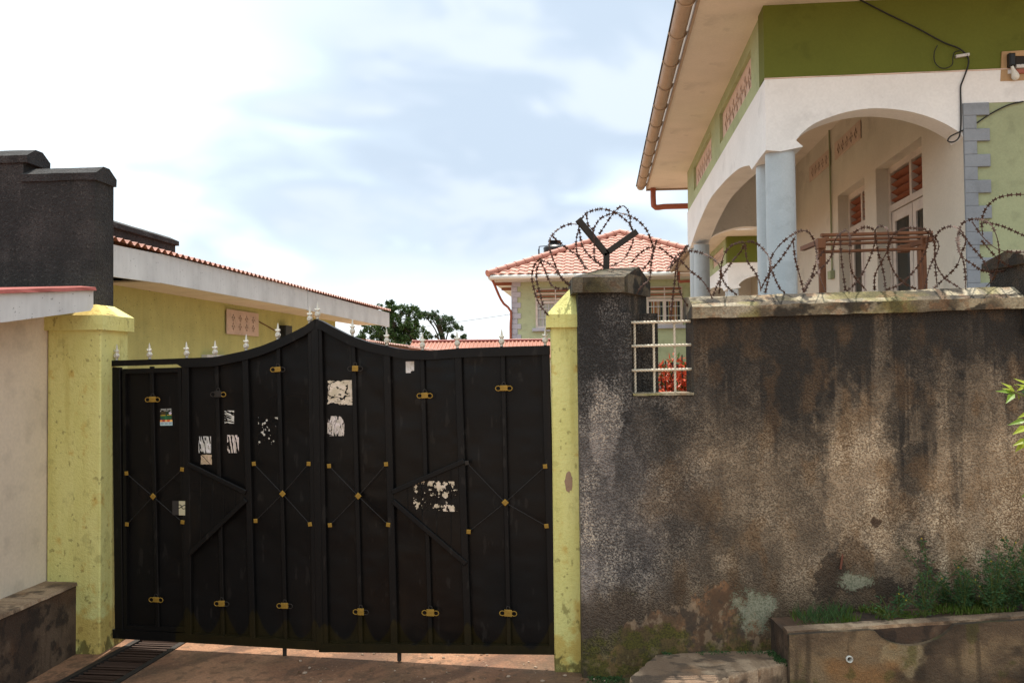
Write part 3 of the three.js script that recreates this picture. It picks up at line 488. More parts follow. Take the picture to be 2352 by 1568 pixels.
{
  const a = gp(395, 1182.5, 0.036), b = gp(424.5, 1150.5, 0.036), c = document.createElement('canvas'); c.width = 240; c.height = 256; const k = c.getContext('2d');
  k.fillStyle = '#262220'; k.fillRect(0, 0, 240, 256); k.fillStyle = '#b4ad90'; k.fillRect(122, 0, 118, 256); k.strokeStyle = '#0a0a08'; k.lineWidth = 15; k.lineCap = 'round';
  k.beginPath(); k.moveTo(92, 70); k.bezierCurveTo(190, 55, 190, 120, 108, 134); k.stroke(); k.beginPath(); k.moveTo(236, 74); k.bezierCurveTo(160, 84, 160, 160, 236, 136); k.stroke();
  const t = new THREE.CanvasTexture(c); t.colorSpace = THREE.SRGBColorSpace; const g = new THREE.PlaneGeometry(b[0] - a[0], b[1] - a[1]); g.translate((a[0] + b[0]) / 2, (a[1] + b[1]) / 2, 0.036); gput(leafL, 'lettered_card', strip(g), new THREE.MeshStandardMaterial({ map: t, roughness: 0.7, side: THREE.DoubleSide }));
}

// ------------------------------------------------------------------ yellow gate pillars
const T_PIL = tex(512, 1228, (u, v) => { // one tile is 1 m by 2.4 m
  const x = u, y = v * 2.4, n = fbm(x * 5, y * 4, 5), st = fbm(x * 22, y * 1.2, 4), f = fbm(x * 40, y * 40, 3), sp = sst(0.74, 0.80, fbm(x * 34 + 4, y * 30, 3) + 0.05 * (1 - sst(0, 1, y)));
  let c = mix3([198, 194, 118], [211, 207, 140], n); c = mix3(c, [172, 160, 84], sst(0.5, 0.8, st) * 0.3); c = mix3(c, [170, 164, 92], sst(0.58, 0.75, f) * 0.2); c = mix3(c, [92, 84, 44], sp * 0.35);
  const mud = sst(0.44, 0.64, fbr(x * 7, y * 6, 6) + 0.26 * (1 - sst(0.0, 0.6, y)) - 0.18); c = mix3(c, [170, 122, 42], mud * 0.42);
  const blk = sst(0.60, 0.72, fbr(x * 12 + 9, y * 8, 7) + 0.18 * (1 - sst(0, 0.16, y)) - 0.02); c = mix3(c, [84, 76, 34], blk * (0.15 + 0.6 * (1 - sst(0.05, 0.7, y))));
  return c;
});
T_PIL.repeat.set(1, 1 / 2.4);
const mPillar = new THREE.MeshStandardMaterial({ map: T_PIL, bumpMap: rep(T_GRIT, 0.5), bumpScale: 0.003, roughness: 0.85, side: THREE.DoubleSide });
function pillarCap(g, w, d, y, hb, hs, inset) { // band and hipped top
  const o = 0.028, lo = [[-w / 2 - o, d / 2 + o], [w / 2 + o, d / 2 + o], [w / 2 + o, -d / 2 - o], [-w / 2 - o, -d / 2 - o]], P = [], q = (a, b, c, e) => P.push(...a, ...b, ...c, ...a, ...c, ...e);
  const hi = lo.map(([a, b]) => [a * inset, b * inset]), U = (p, yy) => [p[0], yy, p[1]];
  for (let i = 0; i < 4; i++) { const a = lo[i], b = lo[(i + 1) % 4], c = hi[(i + 1) % 4], e = hi[i]; q(U(a, y), U(b, y), U(b, y + hb), U(a, y + hb)); q(U(a, y + hb), U(b, y + hb), U(c, y + hb + hs), U(e, y + hb + hs)); }
  q(...lo.map(p => U(p, y))); q(...hi.map(p => U(p, y + hb + hs)));
  const ge = new THREE.BufferGeometry(); ge.setAttribute('position', new THREE.Float32BufferAttribute(P, 3)); ge.computeVertexNormals(); return part(g, 'cap', uvm(ge), mPillar);
}
{
  const Z = 5.84, c = at(231, 1200, Z), l = at(108, 1200, Z + 0.03), turn = -Math.atan(PS) * 0.9, w = Math.hypot(l.x - c.x, 0.03), d = 0.35;
  const g = thing('gate_pillar', 'broad yellow painted gate pillar between the cream wall and the gate', 'pillar', [c.x - w / 2 + 0.017, 0, -Z - d / 2], turn, 'yellow gate pillars');
  const yb = hit(g, 'z', d / 2, 200, 758).y, yt = hit(g, 'z', d / 2, 200, 724).y;
  part(g, 'shaft', bbox(-w / 2, w / 2, -0.05, yb + 0.01, -d / 2, d / 2, 0.008), mPillar); pillarCap(g, w, d, yb, yt - yb, 0.075, 0.55);
}
{
  const Z = 5.4, c = at(1271, 1100, Z), w = 0.34, d = 0.3, turn = -0.03;
  const g = thing('gate_pillar', 'narrow yellow painted gate pillar tucked against the roughcast wall', 'pillar', [c.x + w / 2, 0, -Z - d / 2], turn, 'yellow gate pillars');
  const yb = hit(g, 'z', d / 2, 1285, 752).y, yt = hit(g, 'z', d / 2, 1285, 722).y;
  part(g, 'shaft', bbox(-w / 2, w / 2, -0.05, yb + 0.01, -d / 2, d / 2, 0.008), mPillar); pillarCap(g, w, d, yb, yt - yb, 0.2, 0.08);
  const [sx, sy] = [hit(g, 'z', d / 2, 1306, 1105).x, hit(g, 'z', d / 2, 1306, 1105).y], pts = []; for (let k = 0; k < 22; k++) { const a = k / 22 * Math.PI * 2, r = 1 + 0.35 * (vn(k * 0.9, 3) - 0.5); pts.push([sx + Math.cos(a) * 0.022 * r, sy + Math.sin(a) * 0.068 * r]); }
  part(g, 'bare_plaster', ext(pts, d / 2 - 0.002, d / 2 + 0.002), mat([0.36, 0.24, 0.16], { size: 0.3, bump: 0.002 }));
}

// ------------------------------------------------------------------ kerb, raised slab, planting ledge
{
  const y = 0.465, a = onGround(176, 1335, y), b = onGround(0, 1412, y), d = b.clone().sub(a).setY(0).normalize(), g = thing('concrete_bench', 'low dark concrete bench along the foot of the cream wall', 'bench', [a.x, 0, a.z], Math.atan2(-d.z, d.x));
  const len = 4.2, w = 0.21; // local x runs towards the camera, local z into the wall
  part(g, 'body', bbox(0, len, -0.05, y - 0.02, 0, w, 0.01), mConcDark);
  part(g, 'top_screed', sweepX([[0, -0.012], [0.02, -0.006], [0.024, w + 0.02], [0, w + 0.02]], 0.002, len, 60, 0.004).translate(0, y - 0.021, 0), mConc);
}
const slabY = z => 0.13 + (5.3 - z) * 0.09;
{
  const px = [[1440, 1590], [1456, 1559], [1484, 1536], [1511, 1510], [1600, 1504], [1690, 1494], [1761, 1489], [1800, 1530], [1730, 1546], [1663, 1561], [1600, 1590]];
  const P = px.map(([x, y]) => { let z = 5, q; for (let i = 0; i < 30; i++) { q = onGround(x, y, slabY(z)); z = -q.z; } return [q.x, -q.z]; });
  const Q = []; for (let i = 0; i < P.length; i++) { const a = P[i], b = P[(i + 1) % P.length]; for (let k = 0; k < 8; k++) { const t = k / 8; const X = mix(a[0], b[0], t), Y = mix(a[1], b[1], t); Q.push([X + 0.05 * (fbr(X * 9, Y * 9, 5) - 0.5), Y + 0.05 * (fbr(X * 9 + 40, Y * 9, 5) - 0.5)]); } }
  let g = new THREE.ExtrudeGeometry(shp(Q), { depth: 0.3, bevelEnabled: true, bevelSize: 0.012, bevelThickness: 0.016, bevelSegments: 3 });
  g = uvm(remap(g, (a, b, c) => [a, slabY(b) - 0.3 + c + 0.012 * (fbm(a * 7, b * 7, 3) - 0.5), -b])); structure('pavement_slab', g, mConc);
}
const ledge = thing('planting_ledge', 'low cracked concrete planting ledge with a drain pipe, against the roughcast wall', 'ledge', [at(1813, 1452, 4.93).x, 0, -4.93]);
const lp = (px, py, z = 0) => { const h = hit(ledge, 'z', z, px, py); return [h.x, h.y]; };
const LY = lp(1813, 1453)[1], LS = (lp(2352, 1419)[1] - LY) / (lp(2352, 1419)[0]);
{
  const len = 2.2, D = WZ - 4.93 - 0.005;
  // front face with a scooped break in its upper edge
  const bite = x => { const t = (x - lp(2010, 1450)[0]) / (lp(2190, 1450)[0] - lp(2010, 1450)[0]); return t > 0 && t < 1 ? 0.10 * Math.sin(Math.PI * t) ** 0.6 : 0; };
  const face = [[0, -0.1], [len, -0.1]]; for (let k = 70; k >= 0; k--) { const x = len * k / 70; face.push([x, LY + LS * x - 0.012 - bite(x) + 0.006 * (fbm(x * 9, 2, 3) - 0.5)]); }
  const t = tex(1536, 420, (u, v) => { const x = u * 2.2, y = v * 0.6, a = fbm(x * 4, y * 5, 5), s = fbm(x * 14, y * 2 + 3, 4), g = vn(x * 260, y * 260); let c = mix3([88, 70, 52], [138, 114, 84], sst(0.3, 0.7, a)); c = mix3(c, [52, 40, 27], sst(0.46, 0.62, fbm(x * 3 + 8, y * 6 + 1, 5)) * 0.75); c = mix3(c, [60, 46, 30], sst(0.5, 0.72, s) * 0.6); c = mix3(c, [168, 148, 112], 0.75 * (1 - sst(0.7, 1.1, Math.hypot((x - 0.62) / 0.11, (y - 0.24) / 0.12) + (fbm(x * 12, y * 12, 3) - 0.5)))); c = mix3(c, [150, 100, 52], sst(0.6, 0.76, fbm(x * 2.2 + 3, y * 4 + 7, 4)) * 0.6); c = mix3(c, [78, 74, 26], sst(0.6, 0.72, fbm(x * 9 + 1, y * 8, 4)) * 0.5); const k = 0.72 + 0.22 * g; return [c[0] * k, c[1] * k, c[2] * k]; });
  const m = new THREE.MeshStandardMaterial({ map: t, bumpMap: rep(T_GRIT, 0.45), bumpScale: 0.006, roughness: 0.93, side: THREE.DoubleSide }); t.repeat.set(1 / 2.2, 1 / 0.6);
  const [hx, hy] = lp(1951, 1513), circ = []; for (let k = 0; k < 20; k++) circ.push([hx + 0.0185 * Math.cos(k * Math.PI / 10), hy + 0.0185 * Math.sin(k * Math.PI / 10)]);
  part(ledge, 'front_render', ext(face, -0.03, 0, [circ]), m);
  part(ledge, 'core', uvm(remap(ext([[0.004, -0.1], [len, -0.1], [len, LY + LS * len - 0.02], [0.004, LY - 0.02]], -D, -0.031), (x, y, z) => [x, y, z])), mConcDark);
  part(ledge, 'rim', sweepX([[-0.02, -0.032], [0.0, -0.03], [0.004, -0.07], [0.002, -0.115], [-0.02, -0.115]], 0, len, 80, 0.004, LS).translate(0, LY, 0), mConc);
  const [cx, cy] = lp(1951, 1513), ring = lathe([[0.013, -0.03], [0.013, 0.012], [0.019, 0.012], [0.019, -0.03]], 20); ring.rotateX(Math.PI / 2); ring.translate(cx, cy, 0.0); part(ledge, 'drain_pipe', ring, M.pvc);
}

// ------------------------------------------------------------------ perforated vent block (claustra), drawn in x-y, holes through
function ventGeo(w, h, cols, rows) {
  const holes = [], cw = w * 0.84 / cols, ch = h * 0.72 / rows;
  for (let i = 0; i < cols; i++) for (let j = 0; j < rows; j++) {
    const cx = -w * 0.42 + cw * (i + 0.5), cy = -h * 0.36 + ch * (j + 0.5), s = Math.min(cw, ch) * 0.2, q = Math.min(cw, ch) * 0.27;
    for (const [a, b] of [[-q, 0], [q, 0], [0, q], [0, -q]]) holes.push([[cx + a - s, cy + b], [cx + a, cy + b + s], [cx + a + s, cy + b], [cx + a, cy + b - s]].map(p => p));
  }
  return ext([[-w / 2, -h / 2], [w / 2, -h / 2], [w / 2, h / 2], [-w / 2, h / 2]], 0, 0.02, holes);
}
function vent(parent, w, h, cols, rows, place) { const g = ventGeo(w, h, cols, rows), b = box(-w / 2 + 0.005, w / 2 - 0.005, -h / 2 + 0.005, h / 2 - 0.005, -0.006, -0.001); const v = part(parent, 'vent_block', place(g), M.pink); part(v, 'vent_shade_plate', place(b), M.ventshade); return v; }  // thin dark plate behind the block gives the holes their shaded depth by colour

// ------------------------------------------------------------------ the veranda house on the right (and its twin further back)
const HZ = 7.6, hc = at(1757, 182, HZ);
const house = thing('veranda_house', 'green and white house with arched veranda right behind the boundary wall', 'house', [hc.x, 0, hc.z], -Math.atan(0.096), 'veranda houses');
{
  const hf = (px, py) => hit(house, 'z', 0, px, py), hs = (px, py) => hit(house, 'x', 0, px, py);
  const yBand = hf(1757, 182).y, ySof = hf(1757, 11).y, XV = hf(2216, 400).x, LEN = -hs(1578, 430).z, T = 0.26, XE = 7;
  const ySpr = hf(1800, 338).y, arcPt = (px, py) => { const p = hf(px, py); return [p.x, p.y]; };
  const arcOut = [[1829, 322], [1845, 303], [1876, 281], [1930, 261], [1978, 251], [2024, 248.5], [2080, 254], [2128, 266], [2170, 283], [2207, 305]].map(q => arcPt(...q));
  const soft = pts => new THREE.SplineCurve(pts.map(q => new THREE.Vector2(...q))).getPoints(pts.length * 5).map(p => [p.x, p.y]), arcF = soft(arcOut);
  // front beam with its arch, then the plain band over the right-hand wall
  const xc = 0.34;
  part(house, 'arched_beam', ext([[0, ySpr - 0.02], [0.12, ySpr - 0.035], [xc - 0.03, ySpr - 0.0], ...arcF, [XV, arcOut.at(-1)[1] - 0.05], [XV, yBand], [0, yBand]].map(q => q), -T, 0), M.white);
  const yq = hf(2240, 237).y;
  part(house, 'beam_band', ext([[XV, yq], [XE, yq], [XE, yBand], [XV, yBand]], -T, 0.001), M.white);
  part(house, 'gable_band', ext([[0, yBand + 0.012], [XE, yBand + 0.012], [XE, ySof], [0, ySof]], -T, -0.012), M.olive);
  part(house, 'band_lip', sweepX([[0, -0.02], [0, 0.006], [0.010, 0.004], [0.012, -0.02]], 0, XE, 60, 0.003).translate(0, yBand, 0), M.pink);
  // right-hand wall with quoins
  part(house, 'front_wall', ext([[XV, 0], [XE, 0], [XE, yq], [XV, yq]], -T, -0.004), M.greenwall);
  const xw = hf(2275, 400).x, xn = hf(2245, 400).x, qy = py => hf(2245, py).y, edges = [237, 266, 296, 325, 355, 384, 414, 444, 473, 503, 533, 563, 592, 621, 650, 680, 710];
  for (let i = 0; i + 1 < edges.length; i++) part(house, 'quoin_block', bbox(XV - 0.004, i % 2 ? xn : xw, qy(edges[i + 1]) + (i % 2 ? 0 : 0.001), qy(edges[i]) - (i % 2 ? 0 : 0.001), -0.003, 0.022, 0.004), M.quoin);
  // side beam with long arch (drawn in depth-height)
  const side = (px, py) => { const p = hs(px, py); return [p.z, p.y]; };
  const sa = [[1722, 380], [1710, 382], [1695, 389], [1675, 406], [1656, 426], [1631, 458], [1610, 502], [1597, 536]].map(q => side(...q));
  const zB = -LEN; sa.push([zB + 0.5, ySpr]);
  part(house, 'side_beam', sideways(ext([[-T, ySpr - 0.02], [-0.72, ySpr - 0.03], ...soft(sa), [zB, ySpr - 0.02], [zB, yBand], [-T, yBand]], 0, T), 0), M.white);
  // side green band with two long vents
  const v1 = [side(1651, 306), side(1722, 126)], v2 = [side(1592, 428), side(1632, 320)];
  const vh = (v) => { const za = v[0][0], zb = v[1][0]; return [za, zb]; };
  const [a0, a1] = vh(v1), [b0, b1] = vh(v2), vy0 = yBand + 0.16, vy1 = yBand + 0.52;
  part(house, 'side_band', sideways(ext([[zB, yBand + 0.012], [-T, yBand + 0.012], [-T, ySof], [zB, ySof]], 0.012, T, [[[a0, vy0], [a1, vy0], [a1, vy1], [a0, vy1]], [[b0, vy0], [b1, vy0], [b1, vy1], [b0, vy1]]]), 0), M.palegreen);
  part(house, 'side_corner', box(0.012, T, yBand + 0.012, ySof, -T + 0.001, -0.0125), M.palegreen);
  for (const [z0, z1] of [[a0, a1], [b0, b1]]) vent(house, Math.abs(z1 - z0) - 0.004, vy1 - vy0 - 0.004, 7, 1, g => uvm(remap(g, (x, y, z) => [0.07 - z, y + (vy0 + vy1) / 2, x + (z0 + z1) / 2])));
  // rear beam of the veranda
  const back = arcF.map(([x, y]) => [x, y]);
  part(house, 'rear_beam', ext([[T, ySpr - 0.02], [xc - 0.03, ySpr], ...back, [XV, arcOut.at(-1)[1] - 0.05], [XV, ySof], [T, ySof]], zB, zB + T), M.white);
  // veranda inner wall with two door openings
  const hv = (px, py) => hit(house, 'x', XV, px, py), dA = [hv(2012, 400).z, hv(2119, 400).z], dB = [hv(1925, 470).z, hv(1987, 470).z], dy = hv(2012, 388).y;
  const hole = d => [[d[0], 0.02], [d[1], 0.02], [d[1], dy], [d[0], dy]];
  const vW = [[hv(1862, 413).z, hv(1909, 340).z], [hv(1921, 362).z, hv(1979, 272).z]], wy0 = hv(1909, 378).y, wy1 = hv(1909, 340).y;
  part(house, 'veranda_wall', sideways(ext([[zB, 0], [-T - 0.001, 0], [-T - 0.001, ySof], [zB, ySof]], 0, 0.24, [hole(dA), hole(dB)]), XV), M.veranda);
  part(house, 'wall_end', box(XV - 0.003, XV + 0.02, 0, yq - 0.002, -T - 0.0005, -0.0035), M.veranda);
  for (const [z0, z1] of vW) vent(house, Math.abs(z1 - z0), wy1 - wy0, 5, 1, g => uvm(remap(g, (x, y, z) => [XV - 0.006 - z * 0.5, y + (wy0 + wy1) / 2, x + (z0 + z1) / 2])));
  part(house, 'veranda_ceiling', box(T, XV, ySof - 0.03, ySof - 0.005, zB + T, -T), M.soffit);
  part(house, 'veranda_floor', box(-0.1, XV, 0.7, 0.85, zB - 0.1, 0.1), mConc);
  part(house, 'inner_room_wall', box(XV + 2.9, XV + 3.0, 0, ySof, zB, -T), M.veranda);
  for (const [z0, z1] of [dA, dB]) {
    const w = z1 - z0, X = XV + 0.13, tr = dy - 0.42, f = 0.07;
    const d = part(house, 'door_frame', sideways(ext([[z0, 0.85], [z1, 0.85], [z1, dy], [z0, dy]], 0, 0.07, [[[z0 + f, 0.9], [z1 - f, 0.9], [z1 - f, tr - f], [z0 + f, tr - f]], [[z0 + f, tr], [z0 + w / 2 - 0.03, tr], [z0 + w / 2 - 0.03, dy - f], [z0 + f, dy - f]], [[z0 + w / 2 + 0.03, tr], [z1 - f, tr], [z1 - f, dy - f], [z0 + w / 2 + 0.03, dy - f]]]), X), M.doorwhite);
    for (let k = 0; k < 4; k++) { const g = box(-0.012, 0.06, -0.004, 0.004, z0 + f, z1 - f); g.rotateZ(-0.5); g.translate(X + 0.02, tr + 0.05 + k * (dy - f - tr) / 4, 0); part(d, 'louvre_slat', g, M.louver); }
    part(d, 'louvre_back', box(X + 0.075, X + 0.085, tr, dy - f, z0 + f, z1 - f), M.louver);
    for (const s of [0, 1]) {
      const l0 = z0 + f + 0.01 + s * (w / 2 - f), l1 = l0 + w / 2 - f - 0.02, lf = part(house, 'door_leaf', sideways(ext([[l0, 0.9], [l1, 0.9], [l1, tr - f - 0.01], [l0, tr - f - 0.01]], 0, 0.045, [[[l0 + 0.09, 1.2], [l1 - 0.09, 1.2], [l1 - 0.09, tr - f - 0.12], [l0 + 0.09, tr - f - 0.12]]]), X + 0.012), M.doorwhite);
      part(lf, 'pane', box(X + 0.03, X + 0.036, 1.2, tr - f - 0.12, l0 + 0.09, l1 - 0.09), M.glass);
    }
  }
  // conduit, switch box and cable at the ceiling
  const cz = hv(1913, 500).z; part(house, 'conduit', rod([XV - 0.02, ySof - 0.03, cz], [XV - 0.02, hv(1913, 628).y, cz], 0.012), M.greenwall);
  part(house, 'switch_box', bbox(XV - 0.06, XV - 0.002, hv(1913, 641).y, hv(1913, 623).y, cz - 0.08, cz + 0.06, 0.006), M.greenwall);
  // columns: a pair at the corner, one at the far end of the long arch and its mate
  const col = (x, z, r) => { const g = lathe([[r * 1.06, 0], [r * 1.06, 0.1], [r, 0.14], [r * 0.98, ySpr - 0.02], [0, ySpr - 0.02]], 28); g.translate(x, 0, z); part(house, 'column', uvm(g), M.column); };
  col(0.145, -0.145, 0.128); col(0.14, -0.62, 0.12); col(0.14, zB + 0.14, 0.128); col(0.14, zB + 0.66, 0.12); col(XV - 0.2, zB + 0.14, 0.12);
  // eaves: soffit, gutter with straps, roof
  const ov = 0.56, zR = zB - 1.25, zF = 1.0;
  part(house, 'soffit', ext([[-ov, -zR], [XE, -zR], [XE, -zF], [-ov, -zF]], 0, 0.04).applyMatrix4(new THREE.Matrix4().makeRotationX(-Math.PI / 2)).translate(0, ySof, 0), M.soffit);
  part(house, 'fascia', box(-ov - 0.02, -ov, ySof - 0.02, ySof + 0.16, zR - 0.02, zF), M.gutter); part(house, 'rear_fascia', box(-ov - 0.02, XE, ySof - 0.03, ySof + 0.16, zR - 0.04, zR - 0.02), M.gutter);
  const gp2 = []; for (let k = 0; k <= 12; k++) { const a = Math.PI + Math.PI * k / 12; gp2.push([Math.sin(a) * 0.075, Math.cos(a) * 0.075]); } for (let k = 12; k >= 0; k--) { const a = Math.PI + Math.PI * k / 12; gp2.push([Math.sin(a) * 0.068 + 0.003, Math.cos(a) * 0.068]); }
  const gut = uvm(remap(sweepX(gp2, 0, zF - zR, 1), (x, y, z) => [-ov - 0.11 + z, ySof + 0.05 + y, zR + x])); const gm = part(house, 'gutter', gut, M.gutter);
  part(gm, 'gutter_lip', rod([-ov - 0.19, ySof + 0.052, zR], [-ov - 0.19, ySof + 0.052, zF], 0.009), M.iron);
  for (let z = zR + 0.25; z < zF; z += 0.78) { const s = strip(new THREE.TorusGeometry(0.081, 0.009, 6, 18, Math.PI)); s.rotateZ(Math.PI); s.translate(-ov - 0.11, ySof + 0.05, z); part(house, 'gutter_strap', s, M.gutter); }
  const rise = 1.9; { const P = [], A = [-ov, ySof + 0.13, zF], B = [XE, ySof + 0.13, zF], C = [XE, ySof + 0.13, zR], D = [-ov, ySof + 0.13, zR], r0 = [3.2, ySof + rise, zF - 3.8], r1 = [3.2, ySof + rise, zR + 3.8]; P.push(...A, ...B, ...r0, ...B, ...C, ...r1, ...B, ...r1, ...r0, ...C, ...D, ...r1, ...D, ...A, ...r0, ...D, ...r0, ...r1); const g = new THREE.BufferGeometry(); g.setAttribute('position', new THREE.Float32BufferAttribute(P, 3)); g.computeVertexNormals(); part(house, 'roof', uvm(g), M.tile); }
  part(house, 'rear_wall', box(XV, XE, 0, ySof, zB, zB + 0.2), M.palegreen); part(house, 'far_wall', box(XE - 0.2, XE, 0, ySof, zB, -T), M.palegreen);
  // red drain pipe from the rear corner of the gutter
  const pz = zR + 0.06, py = ySof - 0.33; part(house, 'drain_pipe', tube([[-ov + 0.10, ySof + 0.0, pz], [-ov + 0.10, ySof - 0.2, pz], [-ov + 0.12, py, pz], [-ov + 0.3, py, pz], [0.05, py, pz], [1.9, py, pz]], 0.05, false, 60, 10), M.redpipe);
  // twin house further back, before this one gets its lamp and cables
  const twin = house.clone(); twin.name = numbered('veranda_house'); twin.position.copy(at(1671.5, 609, 21.4)); twin.position.y = 0; scene.add(twin);
  tag(twin, 'green and white house seen through the veranda arches of the nearer one', 'house', 'veranda houses');
  // small things on the nearer front
  const cab = (pts, r, z = 0.012) => tube(pts.map(([a, b]) => { const p = hit(house, 'z', z, a, b); return V3(p.x, p.y, z); }), r, false, pts.length * 8, 6);
  const w2g = g => { house.updateMatrixWorld(true); return g.applyMatrix4(house.matrixWorld); };
  const base = hf(2200, 130), lampW = house.localToWorld(V3(base.x, 0, 0));
  solo('cable', w2g(cab([[1970, -4], [2040, 32], [2110, 66], [2170, 98], [2205, 112], [2222, 128], [2226, 142], [2212, 186], [2208, 196], [2208, 240], [2207, 300], [2202, 318], [2190, 326], [2178, 324], [2182, 315], [2207, 302], [2240, 285], [2275, 262], [2320, 240], [2352, 233]], 0.0065)), M.cable, 'thin black cable running down the white beam of the nearer house', 'cable');
  solo('cable', w2g(cab([[2154, 104], [2147, 120], [2148, 142], [2160, 155], [2176, 156], [2188, 148], [2190, 130], [2194, 120], [2205, 116]], 0.004)), M.cable, 'small loose cable loop hanging on the olive gable band', 'cable');
  { const p = hf(2211, 128), g = bbox(-0.055, 0.055, -0.012, 0.012, 0, 0.03, 0.004); g.rotateZ(0.12); g.translate(p.x, p.y, -0.01); solo('cable_clamp', w2g(g), M.fascia, 'small pale clamp holding the cable on the olive band', 'clamp'); }
  const lg = hf(2332, 150), lw = house.localToWorld(V3(lg.x, lg.y, 0)), lampG = thing('wall_lamp', 'unlit bulb in a black holder on a timber box under the eaves', 'lamp', [lw.x, lw.y, lw.z], house.rotation.y);
  part(lampG, 'timber_box', ext([[-0.12, -0.13], [0.5, -0.13], [0.5, 0.13], [-0.10, 0.12]], -0.014, 0.004, [[[-0.06, -0.07], [0.45, -0.07], [0.45, 0.07], [-0.06, 0.08]]]), mat([0.5, 0.33, 0.18], { map: T_STREAK, size: 0.3 }));
  part(lampG, 'box_lining', box(-0.06, 0.45, -0.07, 0.08, -0.012, -0.006), M.iron); part(lampG, 'batten', bbox(0.0, 0.45, -0.03, 0.0, -0.004, 0.03, 0.004), M.fascia); part(lampG, 'lower_batten', bbox(0.0, 0.45, -0.075, -0.035, -0.004, 0.02, 0.004), M.redpipe);
  part(lampG, 'bulb_holder', bbox(-0.065, -0.015, -0.02, 0.09, -0.004, 0.06, 0.01), M.black);
  const bulb = lathe([[0.012, 0], [0.013, -0.02], [0.020, -0.045], [0.029, -0.072], [0.031, -0.09], [0.026, -0.108], [0.012, -0.118], [0, -0.12]], 18); bulb.rotateZ(0.28); bulb.translate(-0.04, -0.02, 0.04); part(lampG, 'bulb', bulb, M.pvc);
}

